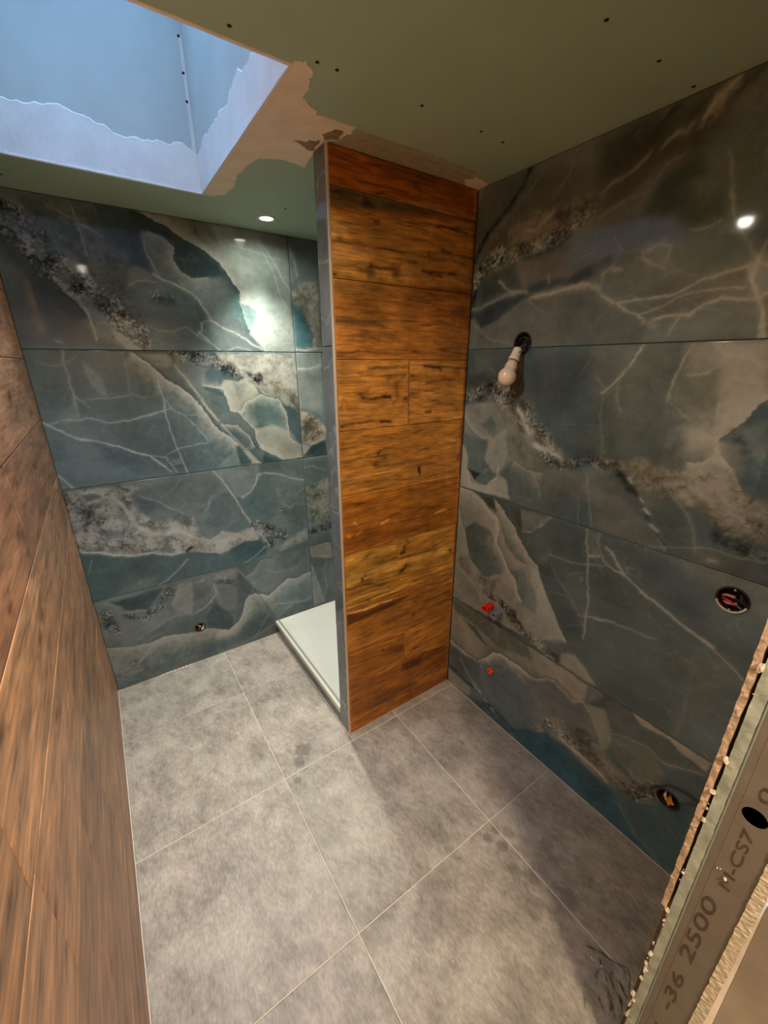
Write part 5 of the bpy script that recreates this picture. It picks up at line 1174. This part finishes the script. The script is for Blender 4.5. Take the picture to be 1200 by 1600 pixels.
# C stud: web facing the opening, two flanges, a service hole and the stamped lettering
st = empty('metal_stud', (0, 0, 0)); st.parent = wf; st.location = Vector((XJ+.003, 0, 0))-Vector(wf.location)
tag(st, 'grey metal stud with stamped lettering and a service hole')
hz, hyc, hr = .997, -2.2965, .0175
def web():
    bm = bmesh.new(); n = 32
    circ = [bm.verts.new((0, hyc+hr*math.cos(2*math.pi*k/n), hz+hr*math.sin(2*math.pi*k/n))) for k in range(n)]
    sq = []
    for k in range(n):
        a = 2*math.pi*k/n; c, s = math.cos(a), math.sin(a); m = max(abs(c), abs(s))
        yy = hyc+(yb1-hyc if c > 0 else hyc-ys1)*c/m; sq.append(bm.verts.new((0, yy, hz+.03*s/m)))
    for k in range(n): bm.faces.new((circ[k], circ[(k+1) % n], sq[(k+1) % n], sq[k]))
    for z0, z1 in ((.005, hz-.03), (hz+.03, H-.005)):
        v = [bm.verts.new(p) for p in ((0, ys1, z0), (0, yb1, z0), (0, yb1, z1), (0, ys1, z1))]; bm.faces.new(v)
    for y, sgn in ((yb1, 1), (ys1, -1)):
        v = [bm.verts.new(p) for p in ((0, y, .005), (.036, y, .005), (.036, y, H-.005), (0, y, H-.005))]; bm.faces.new(v)
    bmesh.ops.remove_doubles(bm, verts=bm.verts, dist=1e-5)
    bmesh.ops.recalc_face_normals(bm, faces=bm.faces)
    o = bm_obj('stud_web', bm, M['stud'], st); md = o.modifiers.new('t', 'SOLIDIFY'); md.thickness = .0008; md.offset = 0
    return o
web()
bm = bmesh.new(); tube(bm, [(-.0006, yb1-.0015, .01), (-.0006, yb1-.0015, H-.01)], .0018, 8); bm_obj('stud_lip', bm, M['stud_rim'], st)
bm = bmesh.new(); tube(bm, [(-.0001, -2.2755, .01), (-.0001, -2.2755, H-.01)], .0009, 6); bm_obj('stud_rib', bm, M['stud'], st)
def lettering(txt, z0, length, y_base, height):
    c = bpy.data.curves.new('stud_lettering', 'FONT'); c.body = txt; c.size = 1; c.resolution_u = 3; c.extrude = .002; c.offset = 0.0
    o = bpy.data.objects.new('t', c); col.objects.link(o); dg = bpy.context.evaluated_depsgraph_get(); dg.update()
    me = bpy.data.meshes.new_from_object(o.evaluated_get(dg)); bpy.data.objects.remove(o)
    n = len(me.vertices); co = np.zeros(n*3); me.vertices.foreach_get('co', co); co = co.reshape(-1, 3)
    a, b = co.min(0), co.max(0); k = (co-a)/np.maximum(b-a, 1e-6)
    out = np.stack([-.0012+.0010*(1-k[:, 2]), y_base+k[:, 1]*height, z0+k[:, 0]*length], 1)
    me.vertices.foreach_set('co', out.ravel()); me.update()
    return link('stud_lettering', me, M['ink'], st)
lettering('-36', .375, .135, -2.301, .020); lettering('2500', .56, .205, -2.300, .022); lettering('M-CS7', .81, .155, -2.306, .016); lettering('0-36', 1.035, .13, -2.306, .016); lettering('2500', 1.22, .205, -2.302, .022)
lettering('M-CS7', .15, .155, -2.303, .016)
ragged('cream_plasterboard', XJ, XJ+.05, ys1-.0006, YF1, .01, H-.01, M['cream_cut'], .0016, .006, 19, .0028)
wfb('cream_plasterboard', (XJ+.004, ys1-.004, .01), (2.0, YF1-.0004, H-.01), M['cream'])
# lintel over the doorway and plaster reveal by the left wall
wfb('lintel', (-SUB, YF0-.002, 2.12), (XJ, YF1, H), M['plaster'])
for z0, z1 in ((2.122, 2.238), (2.24, H-.004)):
    o = panel('wood_plank', None, (0, YF0, 0), (-1, 0, 0), (0, 0, 1), -XJ-.058, -.004, z0, z1, .002, .03, wood((166, 112, 70), int(z0*700), 0, False, 1), [M['woodx'], M['brownjoint']]); o.parent = wf; o.location = Vector(o.location)-Vector(wf.location)
def crumb(c, r, seed, parent=None, name='plaster_crumb', mat=None, flat=.8):
    rs = np.random.RandomState(seed); bm = bmesh.new(); bmesh.ops.create_icosphere(bm, subdivisions=2, radius=r)
    for v in bm.verts:
        d = 1+.35*float(fbm(np.array([v.co.x/r+seed]), np.array([v.co.y/r+v.co.z/r*.7]), .9, 2, seed)[0])+.12*rs.randn()
        v.co = Vector((v.co.x*d, v.co.y*d*.8, v.co.z*d*flat))
    o = bm_obj(name, bm, mat or M['crumb'], parent, c); return o
rc = random.Random(9)
for i in range(46):
    z = rc.uniform(.22, .66) if i < 34 else rc.uniform(.66, 1.30); r = rc.choice((.0012, .0018, .0022, .003, .0045)) if i % 9 else .0058
    crumb((XJ-rc.uniform(-.002, .002)-wf.location.x, (-2.2392+rc.uniform(-.0022, .0030 if z < .64 else .001))-wf.location.y, z), r, 40+i, wf, flat=rc.uniform(.7, 1.7))
for i, (y, z, r) in enumerate(((-2.2945, .833, .004), (-2.2800, .842, .0018), (-2.284, .845, .0014))): crumb((XJ+.0015-wf.location.x, y-wf.location.y, z), r, 70+i, wf)

# ------------------------------------------------------------------ corridor beyond the door
CY, CX0, CX1 = -3.7, -.5, 2.0
cf = box_obj('floor_corridor', (CX0, YF1-.021, -.1), (CX1, CY, -.012), M['concrete']); tag(cf, 'bare screed corridor floor outside the door', 'floor', kind='structure')
for nm, a, b in (('wall_corridor_left', (CX0-.05, YF1+.05, -.1), (CX0, CY, H)), ('wall_corridor_right', (CX1, YF1+.05, -.1), (CX1+.05, CY, H)), ('wall_corridor_end', (CX0, CY-.05, -.1), (CX1, CY, H)), ('wall_corridor_stub', (CX0, YF1, -.1), (-SUB-.001, YF1+.03, H))):
    o = box_obj(nm, a, b, M['corr']); tag(o, 'plain plastered wall of the corridor outside the door', 'wall', 'corridor walls', 'structure')
o = box_obj('ceiling_corridor', (CX0-.05, YF0-.002, H), (CX1+.05, CY-.05, H+.03), M['corr']); tag(o, 'plain plastered ceiling of the corridor', 'ceiling', kind='structure')

# ------------------------------------------------------------------ shower tray
t = empty('shower_tray', (XP, YP+TP, 0)); tag(t, 'white shower tray on a dark tiled plinth behind the partition', 'shower tray')
tx, ty, hh = XR-XP-.002, -YP-TP-.002, .098
def plinth(U, V):
    n = fbm(U, V, 7, 4, 9); return np.clip(lin((84, 94, 97))[None, :]*(1+.4*n)[:, None], .01, .9), np.zeros(len(U))
o = panel('plinth', None, (XP, 0, 0), (0, -1, 0), (0, 0, 1), .002, -YP-TP-.001, .001, .066, .012, .012, plinth, [M['marble'], M['grout_dark']]); o.parent = t; o.location = Vector(o.location)-Vector(t.location)
bm = bmesh.new()
def rect(x0, y0, x1, y1, z): return [bm.verts.new(p) for p in ((x0, y0, z), (x1, y0, z), (x1, y1, z), (x0, y1, z))]
L = [rect(-.004, .001, tx, ty, .0665), rect(-.004, .001, tx, ty, hh-.003), rect(-.001, .003, tx-.002, ty-.002, hh), rect(.030, .02, tx-.02, ty-.02, hh), rect(.036, .026, tx-.026, ty-.026, hh-.004), rect(.10, .10, tx-.10, ty-.10, hh-.012)]
for A, B in zip(L, L[1:]):
    for k in range(4): bm.faces.new((A[k], A[(k+1) % 4], B[(k+1) % 4], B[k]))
bm.faces.new(L[0][::-1]); bm.faces.new(L[-1])
bm_obj('basin', bm, M['tray'], t)
bm = bmesh.new(); box(bm, (.011, .001, hh-.001), (.023, ty, hh+.0010)); bm_obj('rim_channel', bm, M['rimgrey'], t)
bm = bmesh.new(); lathe(bm, [(.045, 0), (.045, .002), (.04, .0035), (.0, .0035)], Matrix(), 28, True, False); bm_obj('drain_cover', bm, M['steel'], t, (tx*.72, ty*.5, hh-.012))

# ------------------------------------------------------------------ downlights
def downlight(x, y, watts, label, end=''):      # watts: beam, spill, beam angle, beam blend
    d = empty('downlight', (x, y, H)); tag(d, label, 'downlight', 'recessed downlights')
    bm = bmesh.new(); lathe(bm, [(.030, .0), (.043, .0), (.042, -.002), (.038, -.004), (.031, -.0035), (.029, -.001)], Matrix(), 36, False, False); bm_obj('trim_ring', bm, M['chrome'], d, smooth=True)
    bm = bmesh.new(); lathe(bm, [(.0295, -.0012), (.024, -.0022), (.012, -.0028), (.0005, -.003)], Matrix(), 36, True, True); bm_obj('led_lens', bm, M['led'], d, smooth=True)
    for nm, en, an, bl in (('downlight_beam', watts[0], watts[2], watts[3]), ('downlight_spill', watts[1], 168, .6)):
        ld = bpy.data.lights.new(nm, 'SPOT'); ld.energy = en; ld.color = watts[4]; ld.spot_size = math.radians(an); ld.spot_blend = bl; ld.shadow_soft_size = .022
        ld.name = nm+end; lo = bpy.data.objects.new(nm+end, ld); col.objects.link(lo); lo.parent = d; lo.location = (0, 0, -.012)
downlight(1.016, -.207, SPOT[0], 'lit recessed downlight above the shower tray')
downlight(.31, -1.44, SPOT[1], 'lit recessed downlight beside the skylight near the wood-clad left wall', '_offscreen')     # seen mirrored in both marble walls
cl = empty('ceiling_lamp', (.55, -3.1, H)); tag(cl, 'round warm ceiling lamp in the corridor', 'lamp')
bm = bmesh.new(); lathe(bm, [(.11, 0), (.11, -.02), (.10, -.026)], Matrix(), 32); bm_obj('lamp_base', bm, M['white'], cl)
bm = bmesh.new(); lathe(bm, [(.098, -.026), (.09, -.05), (.06, -.068), (.001, -.074)], Matrix(), 32); bm_obj('lamp_shade', bm, M['lamp'], cl, smooth=True)
ld = bpy.data.lights.new('corridor_lamp_offscreen', 'AREA'); ld.shape = 'DISK'; ld.size = .18; ld.energy = CORR; ld.color = (1, .84, .64)
lo = bpy.data.objects.new('corridor_lamp_offscreen', ld); col.objects.link(lo); lo.parent = cl; lo.location = (0, 0, -.085)

# ------------------------------------------------------------------ recessed boxes
def wallbox(loc, d, r, label, wires, rim='boxgrey', screws=True, depth=.042):
    d = Vector(d); b = empty('junction_box', loc); tag(b, label, 'junction box')
    Mx = axis_to(-d)          # local z points into the wall
    bm = bmesh.new(); lathe(bm, [(r+.0035, -.0006), (r-.0005, -.0016), (r-.002, .002), (r-.002, depth), (.001, depth)], Mx, 36, False, False); bm_obj('box_cup', bm, M[rim], b)
    if screws:
        for a in (0, math.pi):
            bm = bmesh.new(); p = Mx @ Vector(((r-.006)*math.cos(a), (r-.006)*math.sin(a), .002)); lathe(bm, [(.0032, 0), (.0032, .004), (.001, .005)], axis_to(d, p), 12); bm_obj('box_screw', bm, M['steel'], b)
    for mat, rad, pts in wires:
        bm = bmesh.new(); tube(bm, curvy([Mx @ Vector(p) for p in pts], 6), rad, 8); bm_obj('wire', bm, M[mat], b, smooth=True)
    return b
# local frame of a right-wall box: z into the wall
vx = axis_to((1, 0, 0))
def RW(p):   # right wall: (along towards door, up, out of wall) -> local coordinates of the cup
    q = Vector((-p[2], -p[0], p[1])); return tuple(axis_to((1, 0, 0)).inverted() @ q)
def wr_(mat, r, *pts): return (mat, r, [RW(p) for p in pts])
wallbox((XR-.0002, RBOX[1][0], RBOX[1][1]), (-1, 0, 0), RBOX[1][2], 'open round junction box with pink wire ends, high on the wall by the door jamb', [
    wr_('pinkwire', .0042, (-.03, -.004, -.02), (-.016, .004, -.012), (.004, .008, -.004)), wr_('redwire', .0035, (-.028, -.012, -.02), (-.01, -.008, -.006), (.010, -.014, -.002)),
    wr_('pinkwire', .004, (-.02, -.02, -.02), (-.008, -.016, -.006), (.012, -.010, -.006)), wr_('bluewire', .0035, (.0, -.02, -.02), (.012, -.016, -.008), (.026, -.022, -.006)), wr_('boxgrey', .003, (.012, .016, -.02), (.016, .008, -.01), (.02, .0, -.012))])
for bx_, lab in ((RBOX[1], 0),):
    bm = bmesh.new(); pts = [(math.cos(a)*(bx_[2]-.001), math.sin(a)*(bx_[2]-.001)) for a in np.linspace(math.radians(200), math.radians(345), 20)]
    tube(bm, [(-.0012, -u, v) for u, v in pts], .0032, 8); o = bm_obj('plaster_rim', bm, M['cream_cut'], None, (XR-.0002, bx_[0], bx_[1]))
    o.parent = [q for q in bpy.data.objects if q.name.startswith('junction_box')][0]; o.location = (0, 0, 0)
wallbox((XR-.0002, RBOX[2][0], RBOX[2][1]), (-1, 0, 0), RBOX[2][2], 'open round junction box with an orange conduit end, low on the wall near the floor', [
    wr_('orangewire', .008, (-.02, -.02, -.03), (-.006, -.014, -.016), (.010, -.018, -.002)), wr_('orangewire', .0045, (-.004, .0, -.03), (.006, -.006, -.012), (.018, -.012, -.004)), wr_('cream_cut', .004, (-.014, .012, -.02), (-.012, .002, -.008), (-.004, -.01, -.004))], screws=False)
def BW(p): q = Vector((p[0], -p[2], p[1])); return tuple(axis_to((0, 1, 0)).inverted() @ q)
def wb_(mat, r, *pts): return (mat, r, [BW(p) for p in pts])
wallbox((BBOX[0], -.0002, BBOX[1]), (0, -1, 0), BBOX[2], 'small open round junction box low on the teal back wall', [
    wb_('white', .004, (-.012, .008, -.03), (-.004, .004, -.012), (.004, .0, -.002)), wb_('brownwire', .0045, (.0, -.02, -.03), (-.008, -.010, -.01), (-.006, -.012, .002)), wb_('cream_cut', .005, (.02, -.004, -.02), (.016, -.010, -.004), (.006, -.018, .002))], screws=False)
wallbox((XR-.0002, RBOX[0][0], RBOX[0][1]), (-1, 0, 0), RBOX[0][2], 'black round junction box with a lamp wire at a marble tile joint', [
    wr_('brownwire', .004, (-.01, .0, -.03), (-.008, -.008, -.01), (-.006, -.016, .010), (-.002, -.022, .026)), wr_('bluewire', .0035, (.01, .0, -.03), (.006, -.006, -.008), (.002, -.016, .014), (.0, -.022, .026)), wr_('boxgrey', .003, (-.026, .01, -.01), (.0, .022, -.004), (.024, .012, -.008))], screws=False)

# ------------------------------------------------------------------ bulb hanging on its wires
A = Vector((1.549, -1.2635, 1.772)); B = Vector((1.478, -1.2705, 1.644)); dv = (B-A).normalized(); Lb = (B-A).length
hb = empty('light_bulb', A); tag(hb, 'unlit white globe bulb in a white holder hanging from wall wires', 'light bulb')
Mx = axis_to(dv)
bm = bmesh.new(); lathe(bm, [(.006, 0), (.0145, .002), (.0165, .006), (.0175, .030), (.0205, .044), (.0215, .050), (.0215, .052)], Mx, 32); bm_obj('lamp_holder', bm, M['white'], hb, smooth=False)
bm = bmesh.new(); lathe(bm, [(.0212, .0522), (.0218, .0535), (.0212, .0545)], Mx, 32); bm_obj('seam_ring', bm, M['boxgrey'], hb)
R = .0335; zc = Lb-R
prof = [(.0195, .0545), (.0205, .064), (.0235, .076)]
for k in range(12):
    a = math.radians(42)+math.radians(138)*k/11.0
    prof.append((max(.0004, R*math.sin(a)), zc-R*math.cos(a)))
bm = bmesh.new(); lathe(bm, prof, Mx, 36); bm_obj('bulb_globe', bm, M['bulb'], hb, smooth=True)
bm = bmesh.new(); lathe(bm, [(.003, 0), (.003, .002)], axis_to(Vector((-.2, -.95, 0)).normalized(), Mx @ Vector((0, 0, .016))+Vector((-.004, -.0165, 0))), 12); bm_obj('holder_screw', bm, M['boxgrey'], hb)

# ------------------------------------------------------------------ capped water pipes
def plug(name, y, z, r, L, mats, label, tilt=(0, 0), group=None):
    p = empty(name, (XR, y, z)); tag(p, label, 'pipe plug', group)
    Mx = axis_to(Vector((-1, tilt[0], tilt[1])).normalized())
    bm = bmesh.new(); lathe(bm, [(r*.9, -.006), (r, .0), (r, L*.45), (r*1.12, L*.47), (r*1.12, L*.58), (r, L*.6), (r, L), (r*.72, L), (r*.66, L*.45), (.0006, L*.42)], Mx, 28, True, False); bm_obj('plug_body', bm, M[mats[0]], p)
    bm = bmesh.new()
    for k in range(4):
        a = k*math.pi/2+.4; q = [Vector((r*.98*math.cos(a), r*.98*math.sin(a), L*.62)), Vector((r*.98*math.cos(a), r*.98*math.sin(a), L*.97))]; tube(bm, [Mx @ v for v in q], r*.09, 6)
    bm_obj('grip_rib', bm, M[mats[0]], p)
    bm = bmesh.new(); lathe(bm, [(r*.64, L*.43), (r*.3, L*.44), (.0006, L*.46)], Mx, 20, True, False); bm_obj('plug_core', bm, M[mats[1]], p)
    return p
plug('pipe_plug', -1.243, .641, .0165, .055, ('red', 'red'), 'red plastic plug on a capped water pipe in the marble wall', (-.05, 0))
plug('pipe_plug', -1.294, .628, .0165, .046, ('blue', 'navy'), 'grey-blue plastic plug on a capped water pipe beside the red one', (-.05, 0))
p = empty('drain_cap', (XR, -1.279, .283)); tag(p, 'flat orange cap low on the marble wall below the pipe plugs', 'pipe cap')
bm = bmesh.new(); Mx = axis_to((-1, 0, 0)); pr_ = []
n = 30
rings = []
for rr, z in ((1.0, -.004), (1.0, .010), (.86, .0135), (.55, .0135), (.42, .008), (.02, .006)):
    rings.append([bm.verts.new(Mx @ Vector((.0165*rr*(1+.12*math.cos(5*2*math.pi*i/n))*math.cos(2*math.pi*i/n), .0165*rr*(1+.12*math.cos(5*2*math.pi*i/n))*math.sin(2*math.pi*i/n), z))) for i in range(n)])
for a_, b_ in zip(rings, rings[1:]):
    for i in range(n): bm.faces.new((a_[i], a_[(i+1) % n], b_[(i+1) % n], b_[i]))
bm.faces.new(rings[0][::-1]); bm.faces.new(rings[-1]); bm_obj('cap_body', bm, M['orange'], p)
bm = bmesh.new(); lathe(bm, [(.004, .006), (.0035, .012), (.0005, .0125)], Mx, 14); bm_obj('cap_knob', bm, M['red'], p)

# ------------------------------------------------------------------ bits on the floor
for i, x in enumerate(np.linspace(.225, .375, 8)):
    bm = bmesh.new(); box(bm, (-.007, -.004, 0), (.007, .004, .004)); bmesh.ops.bevel(bm, geom=bm.edges[:], offset=.0012, segments=1, affect='EDGES')
    o = bm_obj('tile_wedge', bm, M['white'], None, (float(x), -.0045, .0003)); o.rotation_euler = (0, 0, random.uniform(-.2, .2))
    tag(o, 'small white plastic wedge under the back wall tiles', 'tile wedge', 'tile wedges under the back wall')
# crumpled clear film in the corner by the jamb
bm = bmesh.new(); n = 26; g = {}
for i in range(n+1):
    for j in range(n+1):
        x, y = i/n*.15, j/n*.12; e = min(i, n-i, j, n-j)/n*2
        a = np.array([x]); b = np.array([y]); hgt = .004+.016*abs(float(fbm(a, b, 22, 3, 8)[0]))*min(1, e*2.2)
        g[i, j] = bm.verts.new((x-.075+.006*float(fbm(a, b, 18, 2, 3)[0]), y-.06+.006*float(fbm(a, b, 18, 2, 4)[0]), hgt*.9 if e > 0 else .0006))
for i in range(n):
    for j in range(n): bm.faces.new((g[i, j], g[i+1, j], g[i+1, j+1], g[i, j+1]))
o = bm_obj('plastic_film', bm, M['film'], None, (1.115, -2.165, .0003)); o.rotation_euler = (0, 0, .5); tag(o, 'crumpled clear plastic film on the floor by the door jamb', 'plastic film')
for i, (x, y, r) in enumerate(((1.19, -1.95, .0022), (1.24, -2.02, .0022), (.78, -1.87, .0022), (.83, -1.46, .002), (.98, -1.45, .0022), (.72, -1.32, .0018))):
    o = crumb((x, y, r*.55), r, 120+i, None, 'floor_crumb', None, .6); tag(o, 'tiny white plaster crumb lying on the grey floor', 'plaster crumb', 'plaster crumbs on the floor')
